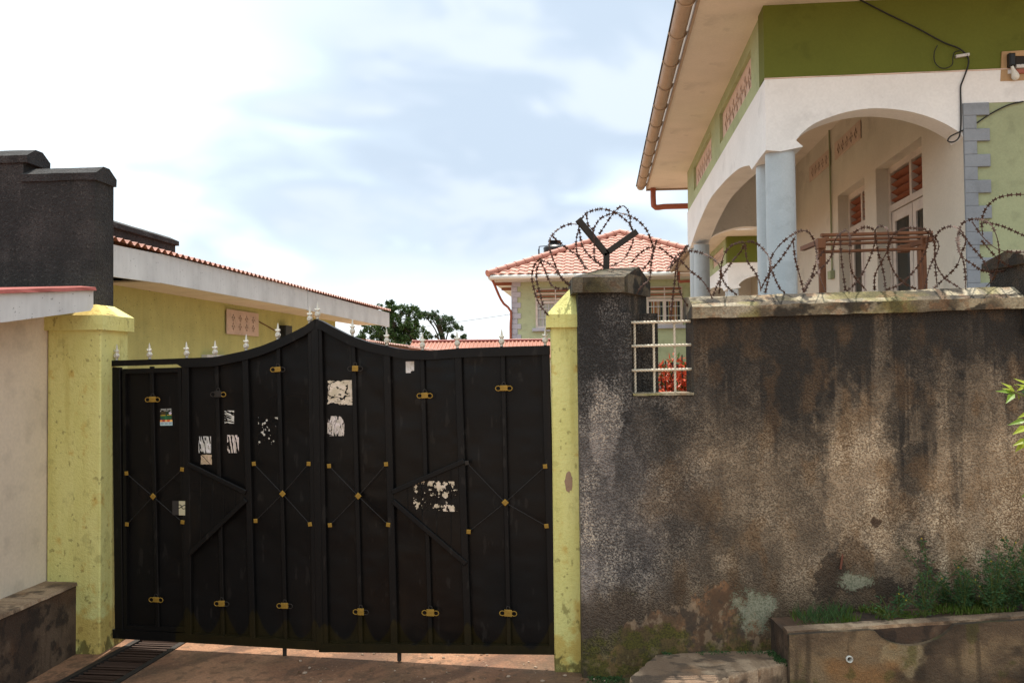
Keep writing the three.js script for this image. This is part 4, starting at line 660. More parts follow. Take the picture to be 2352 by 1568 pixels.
// ------------------------------------------------------------------ tiled two-storey house beyond the gate
{
  const Z = 31, c = at(1176, 700, Z), g = thing('tiled_house', 'pale green house with salmon tiled hip roof beyond the gate', 'house', [c.x, 0, c.z], -Math.atan(0.10));
  const f = (px, py, z = 0) => hit(g, 'z', z, px, py), yE = f(1400, 642).y, W = 7.8, OV = 0.85, OX = 0.58;
  part(g, 'front_wall', box(0, W, -1, yE + 0.1, -0.3, 0), M.farwall); part(g, 'left_wall', box(0, 0.3, -1, yE + 0.1, -8, -0.301), M.farwall);
  part(g, 'right_wall', box(W - 0.3, W, -1, yE + 0.1, -8, -0.301), M.farwall); part(g, 'back_wall', box(0.301, W - 0.301, -1, yE + 0.1, -8, -7.7), M.farwall);
  for (let i = 0, y = yE; y > 0; i++, y -= 0.185) part(g, 'quoin_block', bbox(-0.02, i % 2 ? 0.19 : 0.31, y - 0.185 + 0.002, y - 0.002, -0.15, 0.03, 0.01), M.farquoin);
  part(g, 'soffit', box(-OX, W + OX, yE - 0.03, yE, -8.5, OV), M.fascia);
  for (let k = 0; k < 2; k++) part(g, 'rafter_tail', box(-OX, 0, yE - 0.13, yE - 0.031, -0.05 - k * 2.0, 0.05 - k * 2.0), M.louver);
  const gut = rod([-OX - 0.06, yE + 0.06, OV + 0.07], [W + OX, yE + 0.06, OV + 0.07], 0.085, 12); part(g, 'gutter', gut, M.gutterwhite);
  part(g, 'side_gutter', rod([-OX - 0.06, yE + 0.06, OV + 0.07], [-OX - 0.06, yE + 0.06, -8.5], 0.085, 12), M.gutterwhite);
  for (const x of [0.9, 3.2, 5.6]) part(g, 'gutter_bracket', box(x, x + 0.03, yE - 0.06, yE + 0.16, OV + 0.065, OV + 0.165), M.fascia);
  part(g, 'downpipe', tube([[-OX, yE, OV], [-0.3, yE - 0.75, 0.06], [-0.05, yE - 1.0, 0.06], [-0.05, yE - 1.6, 0.06], [-0.05, -0.5, 0.06]], 0.045, false, 30, 8), M.redpipe);
  // hip roof: each tile its own piece, lying in courses
  const y0 = yE + 0.14, zEa = OV + 0.1, apx = W / 2 - 0.05, rise = f(1410, 536, -3.6).y - y0, run = zEa + 3.6, slope = Math.atan2(rise, run), half = W / 2 + OX + 0.1, L = Math.hypot(rise, run);
  const under = new THREE.BufferGeometry(), u = [[apx - half, y0, zEa], [apx + half, y0, zEa], [apx, y0 + rise, zEa - run], [apx - half, y0, -8.6], [apx + half, y0, -8.6]].map(p => [p[0], p[1] - 0.045, p[2]]);
  under.setAttribute('position', new THREE.Float32BufferAttribute([...u[0], ...u[1], ...u[2], ...u[1], ...u[4], ...u[2], ...u[4], ...u[3], ...u[2], ...u[3], ...u[0], ...u[2]], 3)); under.computeVertexNormals();
  const roof = part(g, 'roof', uvm(under), M.ridge);
  const rows = 14, rh = L / rows, tw = 0.31, P = [], N = 8, prof = t => 0.034 * Math.sin(t * Math.PI * 2 - 0.4) * (0.6 + 0.4 * Math.cos(t * Math.PI * 2));
  const tg = [new THREE.BufferGeometry()]; { const q = []; for (let i = 0; i < N; i++) { const a = i / N, b = (i + 1) / N, x0 = (a - 0.5) * tw, x1 = (b - 0.5) * tw, h0 = prof(a), h1 = prof(b), bow = t => -0.022 * Math.sin(t * Math.PI); q.push(x0, h0 + 0.042, bow(a), x1, h1 + 0.042, bow(b), x1, h1 + 0.012, -rh * 1.02, x0, h0 + 0.042, bow(a), x1, h1 + 0.012, -rh * 1.02, x0, h0 + 0.012, -rh * 1.02, x0, h0 + 0.042, bow(a), x1, h1 + 0.042, bow(b), x1, h1 + 0.0, bow(b) - 0.005, x0, h0 + 0.042, bow(a), x1, h1 + 0.0, bow(b) - 0.005, x0, h0 + 0.0, bow(a) - 0.005); } tg[0].setAttribute('position', new THREE.Float32BufferAttribute(q, 3)); tg[0].computeVertexNormals(); tg[0] = uvm(tg[0]); }
  const tm = [M.tile, M.tile.clone(), M.tile.clone()]; tm[1].color.setRGB(0.49, 0.24, 0.18); tm[2].color.setRGB(0.55, 0.285, 0.215);
  const extra = [];
  for (let r = 0; r < rows; r++) {
    const d = r * rh, hw = half * (1 - (d + rh * 0.45) / L); for (let x = -Math.floor(hw / tw) * tw; x <= hw; x += tw) {
      if (Math.abs(x) > hw) continue; const m = part(roof, 'tile', tg[0], tm[Math.floor(rnd() * 3)]);
      m.position.set(apx + x, y0 + Math.sin(slope) * d, zEa - Math.cos(slope) * d); m.rotation.x = slope; m.rotation.y = 0;
    }
  }
  for (const s of [-1, 1]) { const a = V3(apx + s * half, y0 + 0.06, zEa), b = V3(apx, y0 + rise + 0.06, zEa - run), n = 16; for (let k = 0; k < n; k++) { const p = a.clone().lerp(b, k / n), q = a.clone().lerp(b, (k + 1.08) / n), gg = strip(new THREE.CylinderGeometry(0.10, 0.12, p.distanceTo(q), 10)); gg.translate(0, p.distanceTo(q) / 2, 0); gg.applyQuaternion(new THREE.Quaternion().setFromUnitVectors(V3(0, 1, 0), q.clone().sub(p).normalize())); gg.translate(p.x, p.y, p.z); part(roof, 'hip_cap', gg, M.ridge); } }
  // windows
  const win = (px0, px1, pyT, pyB, cur) => {
    const x0 = f(px0, pyT).x, x1 = f(px1, pyT).x, y1 = f((px0 + px1) / 2, pyT).y, yb = f((px0 + px1) / 2, pyB).y, w = x1 - x0, tr = y1 - 0.42;
    const fr = part(g, 'window', ext([[x0, yb], [x1, yb], [x1, y1], [x0, y1]], 0.002, 0.05, [[[x0 + 0.07, yb + 0.07], [x0 + w / 2 - 0.05, yb + 0.07], [x0 + w / 2 - 0.05, tr - 0.09], [x0 + 0.07, tr - 0.09]], [[x0 + w / 2 + 0.05, yb + 0.07], [x1 - 0.07, yb + 0.07], [x1 - 0.07, tr - 0.09], [x0 + w / 2 + 0.05, tr - 0.09]], [[x0 + 0.03, tr], [x1 - 0.03, tr], [x1 - 0.03, y1 - 0.03], [x0 + 0.03, y1 - 0.03]]]), M.doorwhite);
    for (let k = 0; k < 4; k++) part(fr, 'louvre', box(x0 + 0.03, x1 - 0.03, tr + 0.03 + k * 0.095, tr + 0.085 + k * 0.095, 0.004, 0.055), k % 2 ? M.louver : M.pink);
    part(fr, 'louvre_post', box(x0 + w / 2 - 0.02, x0 + w / 2 + 0.02, tr, y1 - 0.03, 0.056, 0.065), M.doorwhite);
    for (const s of [0, 1]) { const a = s ? x0 + w / 2 + 0.05 : x0 + 0.07, b = s ? x1 - 0.07 : x0 + w / 2 - 0.05; for (let k = 0; k < 5; k++) part(fr, 'curtain', box(a + (b - a) * k / 5, a + (b - a) * (k + 0.8) / 5, yb + 0.07, tr - 0.09, 0.003, 0.006 + (k % 2) * 0.004), cur === 1 && (k === 0 || k === 4) ? M.black : cur === 1 ? M.curtainwarm : M.curtain); for (const t of [0.35, 0.7]) part(fr, 'glazing_bar', box(a, b, yb + (tr - yb) * t, yb + (tr - yb) * t + 0.02, 0.03, 0.045), M.fascia); for (const t of [0.33, 0.66]) part(fr, 'burglar_bar', box(mix(a, b, t) - 0.008, mix(a, b, t) + 0.008, yb + 0.07, tr - 0.09, 0.026, 0.04), M.fascia); }
    part(fr, 'sill', bbox(x0 - 0.12, x1 + 0.12, yb - 0.11, yb - 0.002, 0.002, 0.14, 0.01), M.farquoin);
  };
  win(1230, 1322, 663, 753, 0); win(1485, 1567, 658, 747, 1); win(1503, 1580, 834, 925, 0);
  const tg2 = thing('water_tank', 'black plastic water tank standing behind the tiled roof', 'water tank', [at(1274, 580, 34).x, 0, -34]);
  const ty = at(1274, 598, 34).y, tr2 = 0.42; part(tg2, 'barrel', lathe([[0, ty], [tr2, ty], [tr2, ty + 0.42], [tr2 * 1.04, ty + 0.45], [tr2, ty + 0.5], [tr2 * 0.62, ty + 0.6], [0.2, ty + 0.63], [0.2, ty + 0.7], [0, ty + 0.71]], 24), M.black);
  part(tg2, 'lid', lathe([[0, ty + 0.715], [0.25, ty + 0.715], [0.25, ty + 0.75], [0, ty + 0.79]], 20), M.black);
  for (const [x, z] of [[-0.6, 0.3], [-0.95, 0.3], [0.5, 0.3], [0.5, -0.4], [-0.6, -0.4]]) part(tg2, 'stand_leg', rod([x, 0, z], [x, ty + (x < -0.9 ? 0.05 : x < 0 ? 0.5 : -0.02), z], 0.02), M.iron);
  part(tg2, 'stand_top', box(-1.0, 0.6, ty - 0.05, ty - 0.005, -0.45, 0.35), M.iron); part(tg2, 'guard_rail', rod([-0.6, ty + 0.5, 0.3], [-0.3, ty + 0.52, 0.3], 0.018), M.iron);
}

// ------------------------------------------------------------------ sheds with corrugated roofs
function corrugated(x0, x1, pitch, amp, len, slope, seg = 6) { // waves along x, running back along -z and rising by slope
  const n = Math.round((x1 - x0) / pitch) * seg, P = []; const y = x => amp * Math.cos((x - x0) / pitch * Math.PI * 2);
  for (let i = 0; i < n; i++) { const a = x0 + (x1 - x0) * i / n, b = x0 + (x1 - x0) * (i + 1) / n, A = [a, y(a), 0], B = [b, y(b), 0], C = [b, y(b) + slope * len, -len], D = [a, y(a) + slope * len, -len]; P.push(...A, ...B, ...C, ...A, ...C, ...D); }
  const g = new THREE.BufferGeometry(); g.setAttribute('position', new THREE.Float32BufferAttribute(P, 3)); g.computeVertexNormals(); return uvm(g);
}
{
  const Z = 26, c = at(925, 800, Z), g = thing('red_roof_shed', 'long low shed with red corrugated roof beside the tiled house', 'shed', [c.x, 0, c.z], -0.06), yr = hit(g, 'z', -1.6, 1080, 784).y;
  const ye = yr - 0.55, W = 4.4; part(g, 'roof_sheet', corrugated(0, W, 0.12, 0.018, 1.6, 0.55 / 1.6).translate(0, ye, 0), M.sheet);
  part(g, 'ridge_cap', rod([0, yr + 0.02, -1.6], [W, yr + 0.02, -1.6], 0.045, 10), M.redtrim); for (let k = 0; k < 11; k++) part(g, 'ridge_clip', rod([k * 0.4, yr + 0.02, -1.6], [k * 0.4 + 0.04, yr + 0.02, -1.6], 0.056, 10), M.sheet);
  part(g, 'wall', box(0.1, W - 0.1, 0, ye - 0.03, -3, -0.12), M.cream); part(g, 'rear_sheet', uvm(remap(corrugated(0, W, 0.12, 0.018, 1.6, -0.34), (x, y, z) => [x, y + yr, z - 1.6])), M.sheet);
}
{
  const a = at(840, 779, 17), b = at(1012, 803, 24), d = b.clone().sub(a).setY(0), turn = Math.atan2(-d.z, d.x), len = d.length();
  const g = thing('rusty_roof_shed', 'low lean-to with rusty corrugated edge behind the curved gate top', 'shed', [a.x, 0, a.z], turn), y0 = a.y - 0.02, y1 = b.y - 0.02;
  part(g, 'roof_sheet', uvm(remap(corrugated(0, len, 0.14, 0.02, 3.0, 0.14), (x, y, z) => [x, y + y0 + (y1 - y0) * x / len, z])), M.sheet);
  part(g, 'rust_fascia', ext([[0, y0 - 0.3], [len, y1 - 0.3], [len, y1 - 0.03], [0, y0 - 0.03]], -0.04, -0.01), M.rustsheet); part(g, 'wall', ext([[0.1, 0], [len - 0.1, 0], [len - 0.1, y1 - 0.1], [0.1, y0 - 0.1]], -2.8, -0.3), M.cream);
}

// ------------------------------------------------------------------ yellow building on the left, its parapet, the cream building
{
  const c = at(293, 900, 7.7), g = thing('yellow_building', 'long yellow building with white fascia and corrugated roof behind the gate', 'building', [c.x, 0, c.z], -Math.atan(0.105));
  const fx = 0.5, F = (px, py) => hit(g, 'x', fx, px, py), Wp = (px, py) => hit(g, 'x', 0, px, py);
  const zN = F(228, 600).z, zE = F(891, 735).z, yb = F(500, 676).y, yt = yb + 0.235, zW = Wp(770, 760).z;
  part(g, 'wall', sideways(ext([[zW, 0], [1.25, 0], [1.25, yb + 0.03], [zW, yb + 0.03]], -0.2, 0), 0), M.yellow); part(g, 'end_wall', box(-4, -0.201, 0, yb, zW, zW + 0.2), M.yellow); part(g, 'back_wall', box(-4.2, -4, 0, yb + 0.3, zW, 1.2), M.yellow);
  // fascia of three boards, the near one dropped a little
  const j1 = F(360, 610).z, j2 = F(703, 700).z, fb = (z0, z1, dy0, dy1, t) => part(g, 'fascia_board', sideways(ext([[z0, yb + dy0], [z1, yb + dy1], [z1, yt + dy1], [z0, yt + dy0]], 0, 0.025), fx - t), M.fascia);
  fb(j1 + 0.004, zN, 0.0, -0.02, 0.0); fb(j2 + 0.012, j1, 0.012, 0.004, 0.004); fb(zE, j2, -0.02, 0.004, 0.002);
  part(g, 'soffit', box(0.001, fx - 0.002, yb + 0.016, yb + 0.03, zE + 0.05, j1 - 0.02), M.soffit); part(g, 'rafter', box(0.001, fx - 0.01, yb + 0.05, yb + 0.18, zN - 0.5, zN - 0.42), M.timber); part(g, 'rafter', box(0.001, fx - 0.01, yb + 0.05, yb + 0.18, j1 + 0.04, j1 + 0.12), M.timber);
  // sheets: waves along the eaves, rising to the left
  const len = zN - zE, sh = corrugated(0, len, 0.105, 0.016, 4.6, 0.16); part(g, 'roof_sheet', uvm(remap(sh, (x, y, z) => [fx + 0.05 + z, yt + 0.025 + y, zE + x])), M.sheet);
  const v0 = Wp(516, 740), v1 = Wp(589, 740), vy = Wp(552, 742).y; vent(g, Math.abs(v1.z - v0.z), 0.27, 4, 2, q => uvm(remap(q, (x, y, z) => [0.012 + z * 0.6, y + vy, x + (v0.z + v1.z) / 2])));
  const lz = Wp(648, 762).z, ly = Wp(648, 764).y; part(g, 'lamp_box', bbox(0.002, 0.09, ly - 0.09, ly + 0.09, lz - 0.12, lz + 0.12, 0.01), M.black);
  part(g, 'cable', tube([Wp(592, 738), Wp(610, 748), Wp(628, 758), Wp(645, 764)].map(p => V3(0.01, p.y, p.z)), 0.006), M.timber);
  const wz0 = Wp(462, 815).z, wz1 = Wp(515, 815).z, wy = Wp(490, 815).y; part(g, 'window_hood', box(0.002, 0.06, wy - 0.06, wy, wz1, wz0), M.fascia);
}
const T_SOOT = tex(1024, 1024, (u, v) => { const x = u * 2, y = v * 2, p = vn(x * 100, y * 100), q = vn(x * 55 + 3, y * 55), n = fbm(x * 3, y * 3, 4), st = fbm(x * 10, y * 1.5, 4); let c = mix3([31, 30, 30], [52, 49, 48], sst(0.3, 0.72, n * 0.6 + st * 0.4)); c = mix3(c, [104, 98, 92], sst(0.62, 0.88, 0.6 * p + 0.4 * q) * 0.35); c = mix3(c, [16, 14, 13], sst(0.62, 0.9, 1 - p) * 0.7); return c; });
const mSoot = new THREE.MeshStandardMaterial({ map: rep(T_SOOT, 1.3), bumpMap: rep(T_GRIT, 0.55), bumpScale: 0.008, roughness: 0.95, side: THREE.DoubleSide });
{
  const Z = 6.15, c = at(217, 600, Z), g = thing('parapet_wall', 'stepped soot black roughcast parapet above the cream building', 'wall', [c.x, 0, c.z], -Math.atan(0.09));
  const f = (px, py) => hit(g, 'z', 0, px, py), ys = f(150, 415).y, yt = f(150, 398).y, yr = f(150, 379).y, xs = f(55, 400).x, y2 = f(20, 358).y, T = 0.24;
  const prof = (a) => [[a, 0.012], [a + (yt - ys), 0.014], [a + (yr - ys), -0.08], [a + (yr - ys), -0.16], [a + (yt - ys), -T - 0.014], [a, -T - 0.012]];
  part(g, 'body', ext([[-1.6, 1.2], [0, 1.2], [0, ys], [xs, ys], [xs, ys + 0.06], [-1.6, ys + 0.06]], -T, 0), mSoot);
  part(g, 'coping', sweepX(prof(0), xs - 0.02, 0.015, 24, 0.004).translate(0, ys, 0), mSoot); part(g, 'upper_coping', sweepX(prof(0), -1.6, xs + 0.03, 20, 0.004).translate(0, y2 - (yt - ys), 0), mSoot);
  part(g, 'upper_body', ext([[-1.6, ys + 0.06], [xs - 0.01, ys + 0.06], [xs - 0.01, y2 - (yt - ys)], [-1.6, y2 - (yt - ys)]], -T + 0.002, -0.002), mSoot);
  // the part that runs back beside the roof
  const b = at(330, 560, 9.4), h = thing('parapet_wall', 'further soot black parapet rising behind the corrugated roof', 'wall', [at(402, 560, 10.2).x, 0, -10.2], -Math.atan(0.1));
  const P = (px, py) => hit(h, 'x', 0, px, py), a0 = P(402, 556), yy = P(380, 545).y; part(h, 'body', sideways(ext([[a0.z, 1.5], [a0.z + 3.6, 1.5], [a0.z + 3.6, yy - 0.06], [a0.z, yy - 0.06]], -0.24, 0), 0), mSoot);
  part(h, 'coping', uvm(remap(sweepX([[0, 0.03], [0.05, 0.03], [0.1, -0.08], [0.1, -0.16], [0.05, -0.27], [0, -0.27]], 0, 3.6, 30, 0.004), (x, y, z) => [z, yy - 0.06 + y, a0.z - 0.03 + x])), mSoot);
}
{
  const c = at(107, 1200, 5.87), g = thing('cream_building', 'cream rendered wall with white fascia in front of the black parapet', 'building', [c.x, 0, c.z], -Math.atan(0.085));
  const F = (px, py) => hit(g, 'x', 0.3, px, py), a = F(205, 714), b = F(0, 741), a2 = F(205, 667), b2 = F(0, 674), k = (b.y - a.y) / (b.z - a.z), k2 = (b2.y - a2.y) / (b2.z - a2.z), zE = 3.6;
  const yb = z => a.y + k * (z - a.z), yt = z => a2.y + k2 * (z - a2.z);
  part(g, 'wall', sideways(ext([[-0.1, 0], [zE, 0], [zE, yb(zE) + 0.12], [-0.1, yb(-0.1) + 0.05]], -0.25, 0), 0), M.cream);
  const z0 = a.z, r = 0.03; part(g, 'fascia_board', sideways(ext([[z0 + r, yb(z0)], [zE, yb(zE)], [zE, yt(zE)], [z0, yt(z0)], [z0, yb(z0) + r]], 0, 0.025), 0.3), M.fascia);
  part(g, 'soffit', sideways(ext([[z0 + 0.02, yb(z0) + 0.03], [zE, yb(zE) + 0.03], [zE, yb(zE) + 0.045], [z0 + 0.02, yb(z0) + 0.045]], 0, 0.299), 0.0005), M.timber);
  part(g, 'roof_edge', uvm(remap(sweepX([[0, 0.045], [0.022, 0.04], [0.03, -0.06], [0.03, -0.6], [0.0, -0.6]], 0, zE - z0, 30, 0.004), (x, y, z) => [0.3 + z, yt(z0) + (yt(zE) - yt(z0)) * x / (zE - z0) + y + 0.001, z0 + 0.0 + x])), M.redtrim);
  part(g, 'roof_sheet', sideways(ext([[z0, yt(z0) - 0.02], [zE, yt(zE) - 0.02], [zE, yt(zE)], [z0, yt(z0)]], -3, 0.2), 0), M.redtrim);
  part(g, 'end_wall', box(-3, -0.251, 0, yb(zE), zE - 0.25, zE), M.cream);
}

// ------------------------------------------------------------------ razor wire
const barbShape = (() => { const s = 0.0115, P = [[-1.3, 0.35], [-1, 1.15], [-0.55, 0.5], [0.55, 0.5], [1, 1.15], [1.3, 0.35], [1.3, -0.35], [1, -1.15], [0.55, -0.5], [-0.55, -0.5], [-1, -1.15], [-1.3, -0.35]].map(q => [q[0] * s, q[1] * s]); return strip(new THREE.ExtrudeGeometry(shp(P), { depth: 0.0014, bevelEnabled: false }).translate(0, 0, -0.0007)); })();
function wireThing(name, label, chains, org) {
  const g = thing(name, label, 'razor wire', [org.x, org.y, org.z], 0, 'coils of razor wire'), barbs = [];
  for (const pts of chains) {
    const loc = pts.map(p => p.clone().sub(org)), c = new THREE.CatmullRomCurve3(loc), L = c.getLength(); part(g, 'wire', strip(new THREE.TubeGeometry(c, Math.round(L * 60), 0.0026, 5)), M.rustwire);
    c.arcLengthDivisions = 900;
    for (let s = 0.02; s < L; s += 0.047) {
      const t = s / L, p = c.getPointAt(t), tg = c.getTangentAt(t), b = barbShape.clone(), view = V3(0, 0, 1).applyAxisAngle(V3(0, 1, 0), rr(-0.9, 0.9)), z = view.addScaledVector(tg, -view.dot(tg)).normalize(), y = z.clone().cross(tg);
      b.applyMatrix4(new THREE.Matrix4().makeBasis(tg, y, z).setPosition(p)); barbs.push(b);
    }
  }
  stuff(part(g, 'barbs', merge(barbs), M.rustwire)); return g;
}
{
  const A = (px, py, z) => at(px, py, z);
  // strands as they hang, each swinging in and out of the wall plane; sv() turns close-up survey points into places
  const sv = (ox, oy, k) => (pts, z, amp, ph) => pts.map(([x, y], i) => A((ox + x / k) / 1.5918, (oy + y / k) / 1.5918, z + amp * Math.sin(ph + i * 0.75)));
  const a = sv(1700, 720, 2.613), b7 = sv(2400, 700, 2.613), c6 = sv(2900, 200, 1.742);
  wireThing('razor_wire', 'rusty razor wire looped round the Y bracket on the pier', [
    a([[1080, 262], [1010, 258], [950, 275], [870, 325], [815, 400], [805, 470], [830, 560], [880, 690], [940, 790], [1005, 850]], 5.46, 0.06, 0),
    a([[1095, 270], [1062, 430], [1080, 560], [1130, 640], [1185, 700]], 5.5, 0.05, 1),
    a([[1110, 215], [1160, 155], [1260, 120], [1320, 115], [1430, 145], [1530, 215], [1590, 290], [1605, 430], [1580, 490], [1520, 590], [1440, 640], [1390, 665]], 5.44, 0.1, 2),
    a([[1225, 310], [1290, 210], [1340, 180], [1430, 152], [1530, 165], [1640, 215], [1730, 305], [1780, 420], [1800, 490], [1780, 590], [1720, 670], [1650, 705]], 5.48, 0.1, 0.5),
    a([[1280, 360], [1400, 180], [1460, 110], [1510, 85], [1550, 120], [1580, 200], [1580, 270], [1605, 320]], 5.5, 0.06, 3),
    a([[1160, 160], [1180, 270], [1225, 320], [1235, 470], [1240, 590], [1290, 640]], 5.42, 0.04, 1), a([[1090, 300], [1120, 460], [1190, 560], [1280, 640], [1330, 662]], 5.45, 0.05, 2),
    a([[1835, 405], [1800, 530], [1780, 640], [1760, 790], [1690, 850], [1640, 930]], 5.42, 0.04, 1), a([[1590, 630], [1650, 560], [1740, 492], [1800, 478], [1870, 490], [1960, 560], [2035, 615]], 5.45, 0.08, 2),
    a([[730, 580], [670, 640], [640, 750], [660, 880], [700, 1000], [760, 1090], [805, 1135]], 5.38, 0.04, 0), a([[720, 600], [780, 625], [850, 670], [920, 770], [1000, 840]], 5.4, 0.05, 2),
    a([[740, 590], [690, 680], [685, 790], [725, 950], [745, 1030]], 5.42, 0.04, 1), a([[835, 375], [920, 445], [1000, 510], [1080, 560], [1150, 680]], 5.5, 0.05, 0), a([[720, 610], [760, 690], [800, 790], [850, 860], [1000, 880]], 5.36, 0.03, 1),
  ], A(1393, 612, 5.46));
  wireThing('razor_wire', 'rusty razor wire strung in loops along the wall coping', [
    a([[2120, 460], [2060, 560], [1990, 640], [1930, 690]], 5.44, 0.03, 0), a([[2140, 455], [2040, 600], [2000, 850], [1965, 1180]], 5.40, 0.03, 1), a([[2030, 590], [2045, 860], [2090, 980], [2150, 1060]], 5.36, 0.03, 0),
    b7([[110, 740], [210, 600], [290, 570], [340, 568], [440, 590], [540, 640], [600, 700], [620, 780], [640, 850], [700, 930], [770, 988]], 5.4, 0.12, 0), b7([[225, 650], [330, 760], [420, 830], [490, 920], [530, 1010]], 5.34, 0.03, 1),
    b7([[540, 1000], [600, 860], [740, 650], [810, 570], [850, 490]], 5.46, 0.08, 0), b7([[600, 980], [620, 780], [625, 690], [650, 600], [700, 530], [780, 490], [850, 485], [920, 480], [980, 510], [1040, 570], [1080, 640], [1100, 730], [1130, 820], [1180, 920], [1230, 970]], 5.4, 0.12, 2),
    b7([[850, 500], [870, 660], [950, 780], [990, 880], [1000, 955]], 5.35, 0.05, 1), b7([[1000, 930], [1080, 780], [1200, 630], [1300, 480], [1330, 430]], 5.47, 0.05, 2), b7([[1040, 975], [1085, 760], [1090, 660], [1120, 590], [1200, 490], [1290, 420], [1340, 390], [1400, 372], [1460, 390], [1500, 450], [1530, 560], [1545, 700], [1570, 830], [1620, 960]], 5.4, 0.12, 1),
    b7([[1310, 480], [1330, 650], [1370, 800], [1412, 955]], 5.34, 0.04, 0), b7([[1418, 955], [1480, 830], [1530, 680], [1600, 560]], 5.46, 0.04, 1),
    c6([[60, 1500], [120, 1420], [240, 1290], [270, 1180], [300, 1140], [345, 1120], [365, 1180], [362, 1280], [380, 1390], [470, 1502]], 5.4, 0.12, 0), c6([[340, 1508], [420, 1430], [510, 1240], [525, 1130], [480, 1100], [430, 1106], [370, 1150]], 5.42, 0.1, 1),
    c6([[520, 1502], [525, 1400], [600, 1250], [612, 1180], [600, 1110], [560, 1090], [525, 1120], [540, 1240], [580, 1400], [590, 1502]], 5.4, 0.12, 2), c6([[590, 1500], [700, 1450], [830, 1290], [860, 1130], [780, 1105], [700, 1110], [640, 1150], [605, 1250], [650, 1390], [720, 1460], [800, 1498]], 5.4, 0.12, 1), c6([[300, 1130], [310, 1300], [335, 1500]], 5.47, 0.03, 1),
    c6([[840, 1500], [870, 1360], [930, 1210], [890, 1150], [870, 1110]], 5.45, 0.06, 0),
  ], A(1880, 668, 5.4));
  wireThing('razor_wire', 'tangled wider loops of razor wire before the grey quoins', [
    c6([[870, 1130], [905, 1210], [905, 1290], [930, 1370], [980, 1430], [1075, 1492]], 5.38, 0.06, 0), c6([[895, 1490], [960, 1430], [1040, 1350], [1075, 1260], [1100, 1190], [1080, 1130], [1030, 1095], [960, 1105], [910, 1160], [905, 1300], [920, 1480]], 5.42, 0.12, 1),
    c6([[1095, 1160], [1055, 1130], [1050, 1220], [1080, 1290], [1140, 1330], [1200, 1370], [1300, 1380], [1400, 1360], [1480, 1310], [1560, 1240]], 5.4, 0.1, 2), c6([[1060, 1250], [1058, 1140], [1080, 1075], [1130, 1050], [1200, 1050], [1260, 1080], [1300, 1160], [1315, 1250], [1310, 1330], [1280, 1420], [1220, 1490]], 5.4, 0.13, 0),
    c6([[1210, 1150], [1205, 1050], [1230, 980], [1290, 920], [1370, 895], [1470, 890], [1560, 905]], 5.38, 0.1, 1), c6([[1090, 1150], [1130, 1210], [1200, 1290], [1250, 1380], [1270, 1450]], 5.33, 0.05, 1), c6([[1140, 1060], [1220, 1170], [1310, 1240], [1400, 1255], [1500, 1255], [1580, 1230]], 5.36, 0.08, 2), c6([[1210, 1065], [1330, 1090], [1470, 1150], [1570, 1190]], 5.45, 0.06, 0), c6([[1070, 1260], [1090, 1330], [1100, 1420], [1100, 1494]], 5.36, 0.04, 1), c6([[1200, 1180], [1310, 1300], [1400, 1350], [1480, 1330]], 5.32, 0.05, 0),
  ], A(2290, 665, 5.4));
  // bracket of angle iron
  const o = A(1393, 614, 5.46), b = thing('wire_bracket', 'rusty Y shaped angle iron bracket standing on the pier', 'bracket', [o.x, o.y, o.z]), Lb = (px, py) => { const p = A(px, py, 5.46).sub(o); return [p.x, p.y]; };
  const ang = (a, c, w) => merge([bar(a, c, w, -0.003, 0.003), (() => { const dx = c[0] - a[0], dy = c[1] - a[1], l = Math.hypot(dx, dy), g = bbox(-w / 2, -w / 2 + 0.006, 0, l, -w, -0.003, 0.002); g.rotateZ(-Math.atan2(dx, dy)); g.translate(a[0], a[1], 0); return g; })()]);
  part(b, 'post', ang([0, -0.03], Lb(1394, 580), 0.036), M.iron); part(b, 'arm', ang(Lb(1396, 585), Lb(1328, 503), 0.038), M.iron); part(b, 'arm', ang(Lb(1394, 580), Lb(1464, 531), 0.038), M.iron);
}
{ // timber rack standing behind the wall
  const Z = 6.3, c = at(2010, 665, Z), g = thing('timber_rack', 'brown timber rack with parallel top rails standing behind the wall', 'rack', [c.x, 0, -Z], 0.0), f = (px, py, z = 0) => { const h = hit(g, 'z', z, px, py); return [h.x, h.y]; };
  const post = (a, b, z) => part(g, 'leg', bar(a, b, 0.027, z, z + 0.03), M.timber), x0 = f(1893, 700)[0], x1 = f(2133, 700)[0];
  post([x0, 0], f(1882, 548), 0); post([x1, 0], f(2119, 545), 0); post([f(1893, 700, -0.5)[0], 0], f(1890, 560, -0.5), -0.5); post([f(2120, 700, -0.5)[0], 0], f(2110, 553, -0.5), -0.5);
  const r = (a, b, w, z) => part(g, 'rail', bar(f(...a, z), f(...b, z), w, z, z + 0.04), M.timber);
  r([1884, 541], [2138, 535], 0.021, 0.05); r([1886, 552], [2130, 545], 0.019, -0.15); r([1888, 562], [2126, 554], 0.019, -0.35); r([1890, 579], [2118, 572], 0.018, 0.006);
  for (const px of [1888, 2126]) { const a = f(px, 552); part(g, 'end_bearer', bbox(a[0] - 0.018, a[0] + 0.018, a[1] - 0.02, a[1] + 0.012, -0.42, 0.1, 0.004), M.timber); }
  part(g, 'block', bbox(f(1873, 560)[0] - 0.02, f(1873, 560)[0] + 0.035, f(1873, 575)[1], f(1873, 552)[1], 0.06, 0.12, 0.004), M.timber); part(g, 'block', bbox(f(2075, 560)[0], f(2075, 560)[0] + 0.07, f(2075, 577)[1], f(2075, 560)[1], -0.1, -0.04, 0.004), M.timber);
}
solo('power_line', tube([at(960, 752, 40), at(1060, 738, 39), at(1176, 721, 38), at(1300, 700, 37)], 0.009), M.cable, 'thin overhead wire crossing the sky beside the tiled house', 'wire');

